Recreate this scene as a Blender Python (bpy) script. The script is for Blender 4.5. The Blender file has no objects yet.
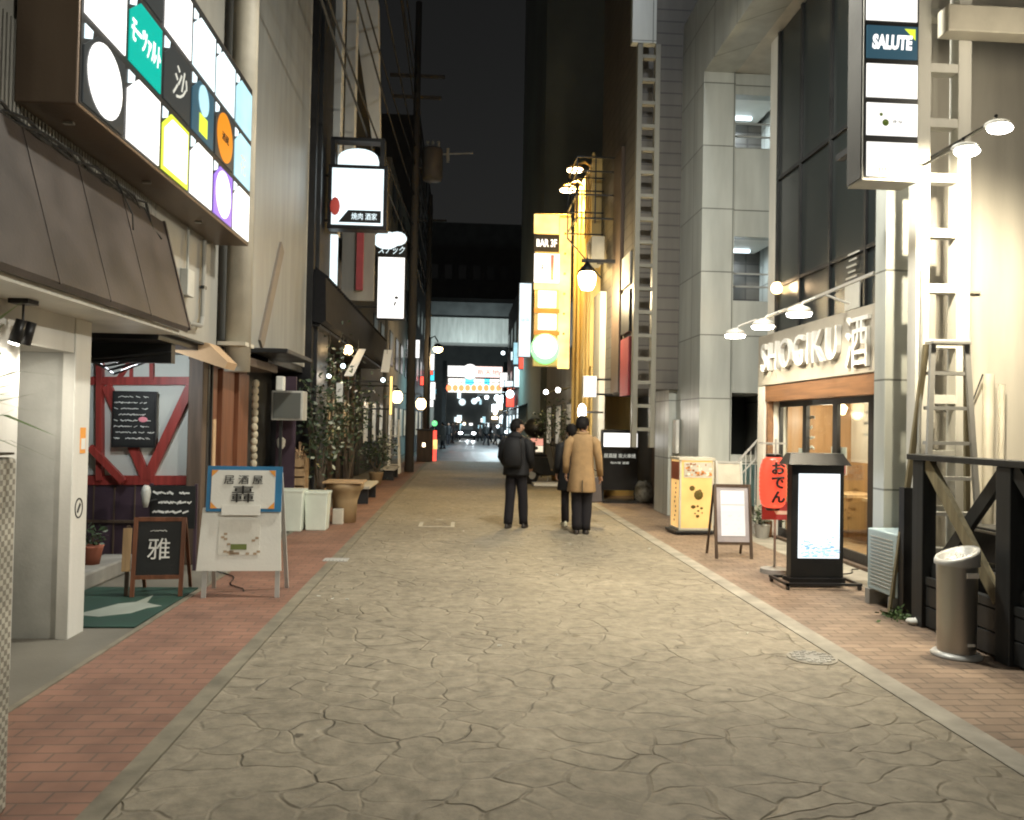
import bpy, bmesh, math, random
from mathutils import Vector, Matrix, Euler
random.seed(7)
R = math.radians
PI = math.pi
# ------------------------------------------------------------------ scene, camera, sky, exposure
S = bpy.context.scene
F = 790.0
YAW, PITCH, ROLL = 3.53, 1.08, 1.1
cd = bpy.data.cameras.new('camera'); cam = bpy.data.objects.new('camera', cd)
S.collection.objects.link(cam); S.camera = cam
cd.sensor_width = 36; cd.lens = F / 1024 * 36; cd.clip_start = .05; cd.clip_end = 600
cam.location = (0, 0, 1.6); cam.rotation_euler = (Matrix.Rotation(R(-YAW), 3, 'Z') @ Matrix.Rotation(R(90 + PITCH), 3, 'X') @ Matrix.Rotation(R(ROLL), 3, 'Z')).to_euler()
cd.dof.use_dof = True; cd.dof.focus_distance = 7.5; cd.dof.aperture_fstop = 7.0
w = bpy.data.worlds.new('World'); S.world = w; w.use_nodes = True
bg = w.node_tree.nodes['Background']
sky = w.node_tree.nodes.new('ShaderNodeTexSky'); sky.sky_type = 'NISHITA'; sky.sun_disc = False
sky.sun_elevation = R(3); sky.sun_rotation = R(200); sky.air_density = 1.2; sky.dust_density = 3; sky.ozone_density = .3
hs = w.node_tree.nodes.new('ShaderNodeHueSaturation'); hs.inputs['Saturation'].default_value = .12
w.node_tree.links.new(sky.outputs[0], hs.inputs['Color']); w.node_tree.links.new(hs.outputs[0], bg.inputs['Color'])
bg.inputs['Strength'].default_value = .007
S.view_settings.view_transform = 'Standard'; S.view_settings.look = 'None'
S.view_settings.exposure = .30; S.view_settings.gamma = 1
S.view_settings.use_curve_mapping = False
S.render.engine = 'CYCLES'
S.cycles.use_denoising = True
S.cycles.filter_width = 2.0
S.cycles.max_bounces = 6; S.cycles.sample_clamp_indirect = 4
S.cycles.caustics_reflective = False; S.cycles.caustics_refractive = False

# ------------------------------------------------------------------ pixel -> place helpers
CR = Matrix.Rotation(R(-YAW), 3, 'Z') @ Matrix.Rotation(R(90 + PITCH), 3, 'X') @ Matrix.Rotation(R(ROLL), 3, 'Z')
CC = Vector((0, 0, 1.6))
def ray(px, py): return CR @ Vector(((px - 512) / F, -(py - 410) / F, -1))
def at(px, py, Y): d = ray(px, py); return CC + d * (Y / d.y)
def atx(px, py, X): d = ray(px, py); return CC + d * (X / d.x)
def gr(px, py, z=0): d = ray(px, py); return CC + d * ((z - 1.6) / d.z)

# ------------------------------------------------------------------ materials
def nt(name):
    m = bpy.data.materials.new(name); m.use_nodes = True
    return m, m.node_tree.nodes, m.node_tree.links, m.node_tree.nodes['Principled BSDF']
def mat(name, col, rough=.6, metal=0., var=.15, scale=3., bump=.15, bscale=40., spec=.4, stain=.0, streak=False):
    m, N, L, P = nt(name)
    P.inputs['Roughness'].default_value = rough; P.inputs['Metallic'].default_value = metal
    P.inputs['Specular IOR Level'].default_value = spec
    tc = N.new('ShaderNodeTexCoord'); mp = N.new('ShaderNodeMapping')
    L.new(tc.outputs['Object'], mp.inputs[0])
    if streak: mp.inputs['Scale'].default_value = (1.1, 1.1, .16)
    n = N.new('ShaderNodeTexNoise'); n.inputs['Scale'].default_value = scale; n.inputs['Detail'].default_value = 6
    L.new(mp.outputs[0], n.inputs['Vector'])
    rp = N.new('ShaderNodeMapRange'); rp.inputs['From Min'].default_value = .3; rp.inputs['From Max'].default_value = .7
    rp.inputs['To Min'].default_value = 1 - var - stain; rp.inputs['To Max'].default_value = 1 + var
    L.new(n.outputs['Fac'], rp.inputs['Value'])
    mx = N.new('ShaderNodeVectorMath'); mx.operation = 'SCALE'; mx.inputs[0].default_value = col
    L.new(rp.outputs[0], mx.inputs['Scale']); L.new(mx.outputs[0], P.inputs['Base Color'])
    if bump:
        n2 = N.new('ShaderNodeTexNoise'); n2.inputs['Scale'].default_value = bscale; n2.inputs['Detail'].default_value = 4
        L.new(tc.outputs['Object'], n2.inputs['Vector'])
        b = N.new('ShaderNodeBump'); b.inputs['Strength'].default_value = bump; b.inputs['Distance'].default_value = .01
        L.new(n2.outputs['Fac'], b.inputs['Height']); L.new(b.outputs[0], P.inputs['Normal'])
        r2 = N.new('ShaderNodeMapRange'); r2.inputs['To Min'].default_value = max(.02, rough - .12); r2.inputs['To Max'].default_value = min(1, rough + .12)
        L.new(n.outputs['Fac'], r2.inputs['Value']); L.new(r2.outputs[0], P.inputs['Roughness'])
    return m
def emat(name, col, s, dirt=0.):
    m, N, L, P = nt(name)
    P.inputs['Base Color'].default_value = (*[min(.8, c * .35) for c in col], 1)
    P.inputs['Emission Color'].default_value = (*col, 1); P.inputs['Emission Strength'].default_value = s
    P.inputs['Roughness'].default_value = .3
    if dirt:
        tc = N.new('ShaderNodeTexCoord'); n = N.new('ShaderNodeTexNoise'); n.inputs['Scale'].default_value = 2.5
        L.new(tc.outputs['Object'], n.inputs['Vector'])
        rp = N.new('ShaderNodeMapRange'); rp.inputs['From Min'].default_value = .3; rp.inputs['From Max'].default_value = .7
        rp.inputs['To Min'].default_value = s * (1 - dirt); rp.inputs['To Max'].default_value = s
        L.new(n.outputs['Fac'], rp.inputs['Value']); L.new(rp.outputs[0], P.inputs['Emission Strength'])
    return m
def glassmat(name, col=(.02, .025, .025), rough=.06):
    m, N, L, P = nt(name)
    P.inputs['Base Color'].default_value = (*col, 1); P.inputs['Roughness'].default_value = rough
    P.inputs['Specular IOR Level'].default_value = .6
    return m
def clearglass(name):
    m, N, L, P = nt(name); N.remove(P)
    t = N.new('ShaderNodeBsdfTransparent'); t.inputs[0].default_value = (.93, .96, .95, 1)
    g = N.new('ShaderNodeBsdfGlossy'); g.inputs['Roughness'].default_value = .04
    f = N.new('ShaderNodeValue'); f.outputs[0].default_value = .09
    x = N.new('ShaderNodeMixShader'); L.new(f.outputs[0], x.inputs[0]); L.new(t.outputs[0], x.inputs[1]); L.new(g.outputs[0], x.inputs[2])
    L.new(x.outputs[0], N['Material Output'].inputs[0]); return m
def stonemat():
    m, N, L, P = nt('stamped_concrete')
    tc = N.new('ShaderNodeTexCoord')
    nz = N.new('ShaderNodeTexNoise'); nz.inputs['Scale'].default_value = 2.0; nz.inputs['Detail'].default_value = 2.5
    L.new(tc.outputs['Object'], nz.inputs['Vector'])
    sb = N.new('ShaderNodeVectorMath'); sb.operation = 'SUBTRACT'; sb.inputs[1].default_value = (.5, .5, .5); L.new(nz.outputs['Color'], sb.inputs[0])
    sc = N.new('ShaderNodeVectorMath'); sc.operation = 'SCALE'; sc.inputs['Scale'].default_value = .50; L.new(sb.outputs[0], sc.inputs[0])
    ad = N.new('ShaderNodeVectorMath'); L.new(tc.outputs['Object'], ad.inputs[0]); L.new(sc.outputs[0], ad.inputs[1])
    mp = N.new('ShaderNodeMapping'); mp.inputs['Scale'].default_value = (3.9, 5.0, 0); mp.inputs['Rotation'].default_value = (0, 0, .35); L.new(ad.outputs[0], mp.inputs[0])
    v = N.new('ShaderNodeTexVoronoi'); v.feature = 'DISTANCE_TO_EDGE'; v.voronoi_dimensions = '2D'; v.inputs['Scale'].default_value = 1; v.inputs['Randomness'].default_value = .9
    v2 = N.new('ShaderNodeTexVoronoi'); v2.voronoi_dimensions = '2D'; v2.inputs['Scale'].default_value = 1; v2.inputs['Randomness'].default_value = .9
    L.new(mp.outputs[0], v.inputs['Vector']); L.new(mp.outputs[0], v2.inputs['Vector'])
    gv = N.new('ShaderNodeMapRange'); gv.interpolation_type = 'SMOOTHSTEP'; gv.inputs['From Max'].default_value = .075; L.new(v.outputs['Distance'], gv.inputs['Value'])
    # wear: some grooves are nearly filled
    n2 = N.new('ShaderNodeTexNoise'); n2.inputs['Scale'].default_value = 2.3; n2.inputs['Detail'].default_value = 3; L.new(tc.outputs['Object'], n2.inputs['Vector'])
    w2 = N.new('ShaderNodeMapRange'); w2.inputs['From Min'].default_value = .42; w2.inputs['From Max'].default_value = .66; w2.inputs['To Min'].default_value = .12; L.new(n2.outputs['Fac'], w2.inputs['Value'])
    iv = N.new('ShaderNodeMath'); iv.operation = 'SUBTRACT'; iv.inputs[0].default_value = 1; L.new(gv.outputs[0], iv.inputs[1])
    gm = N.new('ShaderNodeMath'); gm.operation = 'MULTIPLY'; L.new(iv.outputs[0], gm.inputs[0]); L.new(w2.outputs[0], gm.inputs[1])
    n3 = N.new('ShaderNodeTexNoise'); n3.inputs['Scale'].default_value = 9; n3.inputs['Detail'].default_value = 8; n3.inputs['Roughness'].default_value = .65; L.new(tc.outputs['Object'], n3.inputs['Vector'])
    cr = N.new('ShaderNodeValToRGB'); e = cr.color_ramp.elements
    e[0].position = .28; e[0].color = (.135, .118, .085, 1); e[1].position = .75; e[1].color = (.31, .27, .20, 1)
    L.new(n3.outputs['Fac'], cr.inputs[0])
    sp = N.new('ShaderNodeSeparateColor'); L.new(v2.outputs['Color'], sp.inputs[0])
    cv = N.new('ShaderNodeMapRange'); cv.inputs['To Min'].default_value = .93; cv.inputs['To Max'].default_value = 1.06; L.new(sp.outputs[0], cv.inputs['Value'])
    s1 = N.new('ShaderNodeVectorMath'); s1.operation = 'SCALE'; L.new(cr.outputs[0], s1.inputs[0]); L.new(cv.outputs[0], s1.inputs['Scale'])
    # large patches
    n4 = N.new('ShaderNodeTexNoise'); n4.inputs['Scale'].default_value = .7; n4.inputs['Detail'].default_value = 5; L.new(tc.outputs['Object'], n4.inputs['Vector'])
    c4 = N.new('ShaderNodeMapRange'); c4.inputs['From Min'].default_value = .3; c4.inputs['From Max'].default_value = .7; c4.inputs['To Min'].default_value = .82; c4.inputs['To Max'].default_value = 1.15; L.new(n4.outputs['Fac'], c4.inputs['Value'])
    s2 = N.new('ShaderNodeVectorMath'); s2.operation = 'SCALE'; L.new(s1.outputs[0], s2.inputs[0]); L.new(c4.outputs[0], s2.inputs['Scale'])
    mx = N.new('ShaderNodeMix'); mx.data_type = 'RGBA'; mx.inputs['B'].default_value = (.075, .066, .045, 1)
    gs = N.new('ShaderNodeMath'); gs.operation = 'MULTIPLY'; gs.inputs[1].default_value = .12; L.new(gm.outputs[0], gs.inputs[0])
    L.new(gs.outputs[0], mx.inputs['Factor']); L.new(s2.outputs[0], mx.inputs['A']); L.new(mx.outputs['Result'], P.inputs['Base Color'])
    hh = N.new('ShaderNodeMath'); hh.operation = 'MULTIPLY_ADD'; hh.inputs[1].default_value = -1.2; L.new(gm.outputs[0], hh.inputs[0])
    n3s = N.new('ShaderNodeMath'); n3s.operation = 'MULTIPLY'; n3s.inputs[1].default_value = .8; L.new(n3.outputs['Fac'], n3s.inputs[0]); L.new(n3s.outputs[0], hh.inputs[2])
    b = N.new('ShaderNodeBump'); b.inputs['Strength'].default_value = 1.0; b.inputs['Distance'].default_value = .012; L.new(hh.outputs[0], b.inputs['Height']); L.new(b.outputs[0], P.inputs['Normal'])
    P.inputs['Roughness'].default_value = .62; P.inputs['Specular IOR Level'].default_value = .35
    return m
def brickmat(name, c1, c2, mortar, bw=.2, bh=.1, rot=0., msize=.006, sm=.3, offs=.5):
    m, N, L, P = nt(name)
    tc = N.new('ShaderNodeTexCoord'); mp = N.new('ShaderNodeMapping'); mp.inputs['Rotation'].default_value = (0, 0, rot); L.new(tc.outputs['Object'], mp.inputs[0])
    b = N.new('ShaderNodeTexBrick'); b.inputs['Scale'].default_value = 1; b.inputs['Brick Width'].default_value = bw; b.inputs['Row Height'].default_value = bh
    b.inputs['Mortar Size'].default_value = msize; b.inputs['Mortar Smooth'].default_value = sm; b.offset = offs
    b.inputs['Color1'].default_value = (*c1, 1); b.inputs['Color2'].default_value = (*c2, 1); b.inputs['Mortar'].default_value = (*mortar, 1)
    L.new(mp.outputs[0], b.inputs['Vector'])
    n = N.new('ShaderNodeTexNoise'); n.inputs['Scale'].default_value = 2.2; n.inputs['Detail'].default_value = 7; n.inputs['Roughness'].default_value = .6; L.new(tc.outputs['Object'], n.inputs['Vector'])
    r = N.new('ShaderNodeMapRange'); r.inputs['From Min'].default_value = .3; r.inputs['From Max'].default_value = .7; r.inputs['To Min'].default_value = .72; r.inputs['To Max'].default_value = 1.25; L.new(n.outputs['Fac'], r.inputs['Value'])
    s = N.new('ShaderNodeVectorMath'); s.operation = 'SCALE'; L.new(b.outputs['Color'], s.inputs[0]); L.new(r.outputs[0], s.inputs['Scale']); L.new(s.outputs[0], P.inputs['Base Color'])
    bp = N.new('ShaderNodeBump'); bp.inputs['Strength'].default_value = .5; bp.inputs['Distance'].default_value = .008; bp.invert = True
    L.new(b.outputs['Fac'], bp.inputs['Height']); L.new(bp.outputs[0], P.inputs['Normal']); P.inputs['Roughness'].default_value = .7
    return m
def tilewall(name, c1, c2, joint, tw, th, gap=.006, rough=.35, horizontal_axis='Y'):
    """big facade panels: brick texture on (horizontal, z)"""
    m, N, L, P = nt(name)
    tc = N.new('ShaderNodeTexCoord'); sp = N.new('ShaderNodeSeparateXYZ'); L.new(tc.outputs['Object'], sp.inputs[0])
    ad = N.new('ShaderNodeMath'); L.new(sp.outputs[0], ad.inputs[0]); L.new(sp.outputs[1], ad.inputs[1])
    cb = N.new('ShaderNodeCombineXYZ'); L.new(ad.outputs[0], cb.inputs[0]); L.new(sp.outputs[2], cb.inputs[1])
    b = N.new('ShaderNodeTexBrick'); b.offset = 0; b.inputs['Scale'].default_value = 1; b.inputs['Brick Width'].default_value = tw; b.inputs['Row Height'].default_value = th
    b.inputs['Mortar Size'].default_value = gap; b.inputs['Mortar Smooth'].default_value = .1
    b.inputs['Color1'].default_value = (*c1, 1); b.inputs['Color2'].default_value = (*c2, 1); b.inputs['Mortar'].default_value = (*joint, 1)
    L.new(cb.outputs[0], b.inputs['Vector'])
    mp = N.new('ShaderNodeMapping'); mp.inputs['Scale'].default_value = (2.5, 2.5, .4); L.new(tc.outputs['Object'], mp.inputs[0])
    n = N.new('ShaderNodeTexNoise'); n.inputs['Scale'].default_value = 1.6; n.inputs['Detail'].default_value = 7; L.new(mp.outputs[0], n.inputs['Vector'])
    r = N.new('ShaderNodeMapRange'); r.inputs['From Min'].default_value = .3; r.inputs['From Max'].default_value = .7; r.inputs['To Min'].default_value = .82; r.inputs['To Max'].default_value = 1.12; L.new(n.outputs['Fac'], r.inputs['Value'])
    s = N.new('ShaderNodeVectorMath'); s.operation = 'SCALE'; L.new(b.outputs['Color'], s.inputs[0]); L.new(r.outputs[0], s.inputs['Scale']); L.new(s.outputs[0], P.inputs['Base Color'])
    bp = N.new('ShaderNodeBump'); bp.inputs['Strength'].default_value = .4; bp.inputs['Distance'].default_value = .006; bp.invert = True
    L.new(b.outputs['Fac'], bp.inputs['Height']); L.new(bp.outputs[0], P.inputs['Normal']); P.inputs['Roughness'].default_value = rough
    return m
def checkmat(name, c1, c2, sx=.03, sz=.03):
    m, N, L, P = nt(name)
    tc = N.new('ShaderNodeTexCoord'); sp = N.new('ShaderNodeSeparateXYZ'); L.new(tc.outputs['Object'], sp.inputs[0])
    ad = N.new('ShaderNodeMath'); L.new(sp.outputs[0], ad.inputs[0]); L.new(sp.outputs[1], ad.inputs[1])
    cb = N.new('ShaderNodeCombineXYZ'); L.new(ad.outputs[0], cb.inputs[0]); L.new(sp.outputs[2], cb.inputs[1])
    c = N.new('ShaderNodeTexChecker'); c.inputs['Scale'].default_value = 1 / sx; c.inputs['Color1'].default_value = (*c1, 1); c.inputs['Color2'].default_value = (*c2, 1)
    L.new(cb.outputs[0], c.inputs['Vector'])
    n = N.new('ShaderNodeTexNoise'); n.inputs['Scale'].default_value = 9; L.new(tc.outputs['Object'], n.inputs['Vector'])
    r = N.new('ShaderNodeMapRange'); r.inputs['To Min'].default_value = .5; r.inputs['To Max'].default_value = 1.4; L.new(n.outputs['Fac'], r.inputs['Value'])
    s = N.new('ShaderNodeVectorMath'); s.operation = 'SCALE'; L.new(c.outputs['Color'], s.inputs[0]); L.new(r.outputs[0], s.inputs['Scale']); L.new(s.outputs[0], P.inputs['Base Color'])
    bp = N.new('ShaderNodeBump'); bp.inputs['Strength'].default_value = .8; L.new(c.outputs['Fac'], bp.inputs['Height']); L.new(bp.outputs[0], P.inputs['Normal'])
    P.inputs['Roughness'].default_value = .6; return m
def woodmat(name, col, rough=.5, axis=2, var=.3):
    m, N, L, P = nt(name)
    tc = N.new('ShaderNodeTexCoord'); mp = N.new('ShaderNodeMapping'); s = [14, 14, 14]; s[axis] = .9; mp.inputs['Scale'].default_value = s; L.new(tc.outputs['Object'], mp.inputs[0])
    n = N.new('ShaderNodeTexNoise'); n.inputs['Scale'].default_value = 1.5; n.inputs['Detail'].default_value = 6; n.inputs['Distortion'].default_value = .4; L.new(mp.outputs[0], n.inputs['Vector'])
    r = N.new('ShaderNodeMapRange'); r.inputs['From Min'].default_value = .3; r.inputs['From Max'].default_value = .7; r.inputs['To Min'].default_value = 1 - var; r.inputs['To Max'].default_value = 1 + var; L.new(n.outputs['Fac'], r.inputs['Value'])
    v = N.new('ShaderNodeVectorMath'); v.operation = 'SCALE'; v.inputs[0].default_value = col; L.new(r.outputs[0], v.inputs['Scale']); L.new(v.outputs[0], P.inputs['Base Color'])
    b = N.new('ShaderNodeBump'); b.inputs['Strength'].default_value = .25; b.inputs['Distance'].default_value = .004; L.new(n.outputs['Fac'], b.inputs['Height']); L.new(b.outputs[0], P.inputs['Normal'])
    P.inputs['Roughness'].default_value = rough; return m

K = dict(
 road=stonemat(),
 brickL=brickmat('red_brick_paving', (.235, .122, .082), (.195, .10, .068), (.135, .085, .06), msize=.007),
 brickR=brickmat('brown_brick_paving', (.225, .16, .11), (.17, .118, .08), (.11, .08, .055), msize=.008),
 band=mat('kerb_concrete', (.19, .17, .125), .75, var=.25, scale=5, stain=.1),
 bandR=mat('kerb_stone', (.27, .25, .205), .75, var=.25, scale=4, stain=.12),
 ground=mat('ground_concrete', (.15, .14, .115), .8, var=.2, scale=1.5),
 asphalt=mat('asphalt_wet', (.055, .065, .072), .38, var=.3, scale=.8, spec=.5),
 green=mat('green_mat', (.018, .05, .037), .8, var=.2, scale=6),
 matwhite=mat('mat_print', (.26, .29, .25), .8),
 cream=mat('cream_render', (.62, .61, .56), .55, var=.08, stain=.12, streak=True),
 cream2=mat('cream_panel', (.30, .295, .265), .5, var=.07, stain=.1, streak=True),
 white=mat('white_paint', (.74, .73, .68), .5, var=.06),
 whitewall=mat('white_wall', (.68, .67, .61), .55, var=.07, stain=.14, streak=True),
 grey=mat('grey_tile', (.46, .46, .42), .5, var=.12, stain=.1),
 awn=mat('dark_brown_metal', (.055, .044, .039), .5, var=.35, scale=2.2, stain=.15, spec=.5),
 brown=mat('brown_metal', (.17, .125, .09), .35, metal=.5, var=.15, streak=True),
 dark=mat('dark_metal', (.02, .021, .022), .45, var=.3),
 black=mat('black_paint', (.012, .012, .013), .4, var=.3),
 darkwall=mat('dark_wall', (.045, .045, .042), .7, var=.3, scale=1),
 greenwall=mat('dull_green_wall', (.27, .30, .265), .8, var=.15, scale=.3),
 plaster=mat('plaster', (.52, .54, .50), .7, var=.06, scale=2),
 red=woodmat('red_timber', (.26, .035, .028), .5),
 purple=mat('purple_dado', (.055, .035, .05), .5, var=.25),
 brownpost=woodmat('brown_post', (.085, .058, .04), .6),
 redwood=woodmat('red_brown_wood', (.17, .065, .032), .45),
 orangewood=woodmat('orange_wood', (.33, .19, .085), .4, var=.18),
 tanwood=woodmat('tan_wood', (.42, .28, .15), .55, var=.25),
 tan=mat('tan_canvas', (.5, .34, .2), .8, var=.15),
 alu=mat('aluminium', (.44, .44, .42), .4, metal=.25, var=.12),
 steel=mat('brushed_steel', (.40, .39, .36), .34, metal=.9, var=.12, streak=True, bump=.05),
 chalk=mat('chalkboard', (.015, .016, .016), .55, var=.4),
 chalkw=mat('chalk', (.72, .72, .68), .9, var=.2),
 paper=mat('white_board', (.72, .72, .66), .5, var=.04),
 blue=mat('blue_print', (.03, .17, .34), .5),
 orange=mat('orange_print', (.75, .32, .06), .5),
 ink=mat('black_ink', (.015, .015, .015), .5),
 plas=mat('white_plastic', (.62, .68, .60), .45, var=.08),
 pot=mat('clay_tub', (.34, .24, .13), .6, var=.2),
 leaf=mat('dark_leaf', (.035, .06, .028), .45, var=.5, scale=6, spec=.6),
 leafw=mat('pale_leaf', (.35, .38, .3), .45, var=.4, scale=6, spec=.6),
 stem=mat('stem', (.09, .07, .05), .8),
 gtile=tilewall('grey_green_stone_tile', (.50, .525, .49), (.44, .465, .435), (.17, .18, .165), 1.05, 1.05, .010),
 siding=tilewall('dark_siding', (.12, .11, .095), (.105, .097, .085), (.06, .055, .05), 30, .22, .014, .5),
 metalsheet=tilewall('grey_metal_siding', (.265, .27, .255), (.255, .26, .245), (.19, .195, .18), .9, 30, .008, .42),
 glass=glassmat('dark_glass', rough=.28),
 clear=clearglass('clear_glass'),
 yellow=mat('yellow_paint', (.72, .54, .22), .5, var=.2, streak=True),
 concrete=mat('concrete', (.30, .29, .26), .8, var=.15, stain=.12, streak=True),
 pole=mat('pole_concrete', (.09, .083, .074), .8, var=.2, streak=True),
 mesh=checkmat('woven_basket', (.50, .48, .40), (.24, .22, .18), .022),
 lblue=mat('pale_blue_metal', (.38, .48, .50), .4, var=.1, spec=.5),
 stucco=mat('lit_render', (.70, .67, .59), .7, var=.08, stain=.12, streak=True),
 fence=woodmat('black_stained_wood', (.017, .019, .020), .5),
 timber=woodmat('weathered_timber', (.20, .17, .10), .7),
 tilesroof=mat('black_roof_tile', (.008, .008, .009), .75, spec=.2, var=.4, scale=8),
 skin=mat('skin', (.48, .29, .21), .5, var=.05, bump=.03),
 hair=mat('black_hair', (.006, .005, .005), .7, var=.3, scale=30, spec=.2),
 coatb=mat('black_jacket', (.006, .0065, .008), .75, var=.3, scale=10),
 trous=mat('black_trousers', (.007, .006, .009), .85, var=.3, scale=10),
 coatt=mat('camel_wool', (.30, .195, .095), .85, var=.12, scale=12),
 shoe=mat('dark_shoe', (.03, .025, .022), .5), shoew=mat('pale_shoe', (.6, .6, .5), .5),
 bag=mat('grey_tote', (.09, .075, .07), .8),
 poster=mat('dull_red_banner', (.35, .06, .07), .6),
 lampred=emat('red_paper_lantern', (.95, .10, .05), 1.0, .3),
 lampredfar=emat('red_lantern_glow', (1, .16, .06), 3.2),
 ew=emat('lit_white_panel', (1, .98, .95), 1.5, .3), ewc=emat('lit_cool_panel', (.80, .95, 1), 1.35, .3),
 eteal=emat('lit_teal_panel', (0, .50, .40), .62), elime=emat('lit_lime_edge', (.72, .85, .06), .9),
 epurple=emat('lit_purple_panel', (.30, .16, .75), .75), eorange=emat('lit_orange_disc', (.9, .30, .02), .6),
 eblue=emat('lit_pale_blue', (.45, .75, .85), .95, .3), edark=emat('lit_dark_panel', (.05, .055, .055), .5), egreyd=emat('lit_navy', (.04, .10, .14), .7),
 egrey=emat('lit_grey_script', (.55, .55, .48), .9),
 eyel=emat('lit_yellow', (1, .66, .2), 2.1, .5), eyel2=emat('lit_lantern_paper', (1, .60, .20), .85, .35),
 ewarm=emat('warm_bulb', (1, .72, .38), 16), ewhite=emat('white_bulb', (1, .95, .85), 22), ewarmlow=emat('warm_globe', (1, .68, .33), 7),
 ecool=emat('cool_bulb', (.8, .95, 1), 5), egreen=emat('lit_green', (.15, .8, .25), 1.6), ered=emat('lit_red', (1, .08, .05), 1.8),
 ecyan=emat('lit_cyan', (.05, .6, .8), 1.6), eled=emat('led_screen', (.86, .94, 1), 1.25, .2), eledb=emat('led_blue_print', (.25, .45, .72), 1.0), eledp=emat('led_pale_print', (.6, .75, .88), 1.15),
 eint=emat('interior_lamp', (1, .78, .5), 5), eceil=emat('corridor_tube', (.75, .9, 1), 3.0),
)
K['fascia'] = mat('taupe_fascia', (.36, .33, .27), .6, var=.1)
K['ladderpaint'] = mat('dull_cream_steel', (.22, .215, .18), .5, var=.2, streak=True)
K['header'] = woodmat('stained_header_wood', (.19, .092, .04), .5, axis=1)
K['ivory'] = mat('ivory_panel', (.5, .47, .39), .5)

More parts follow.
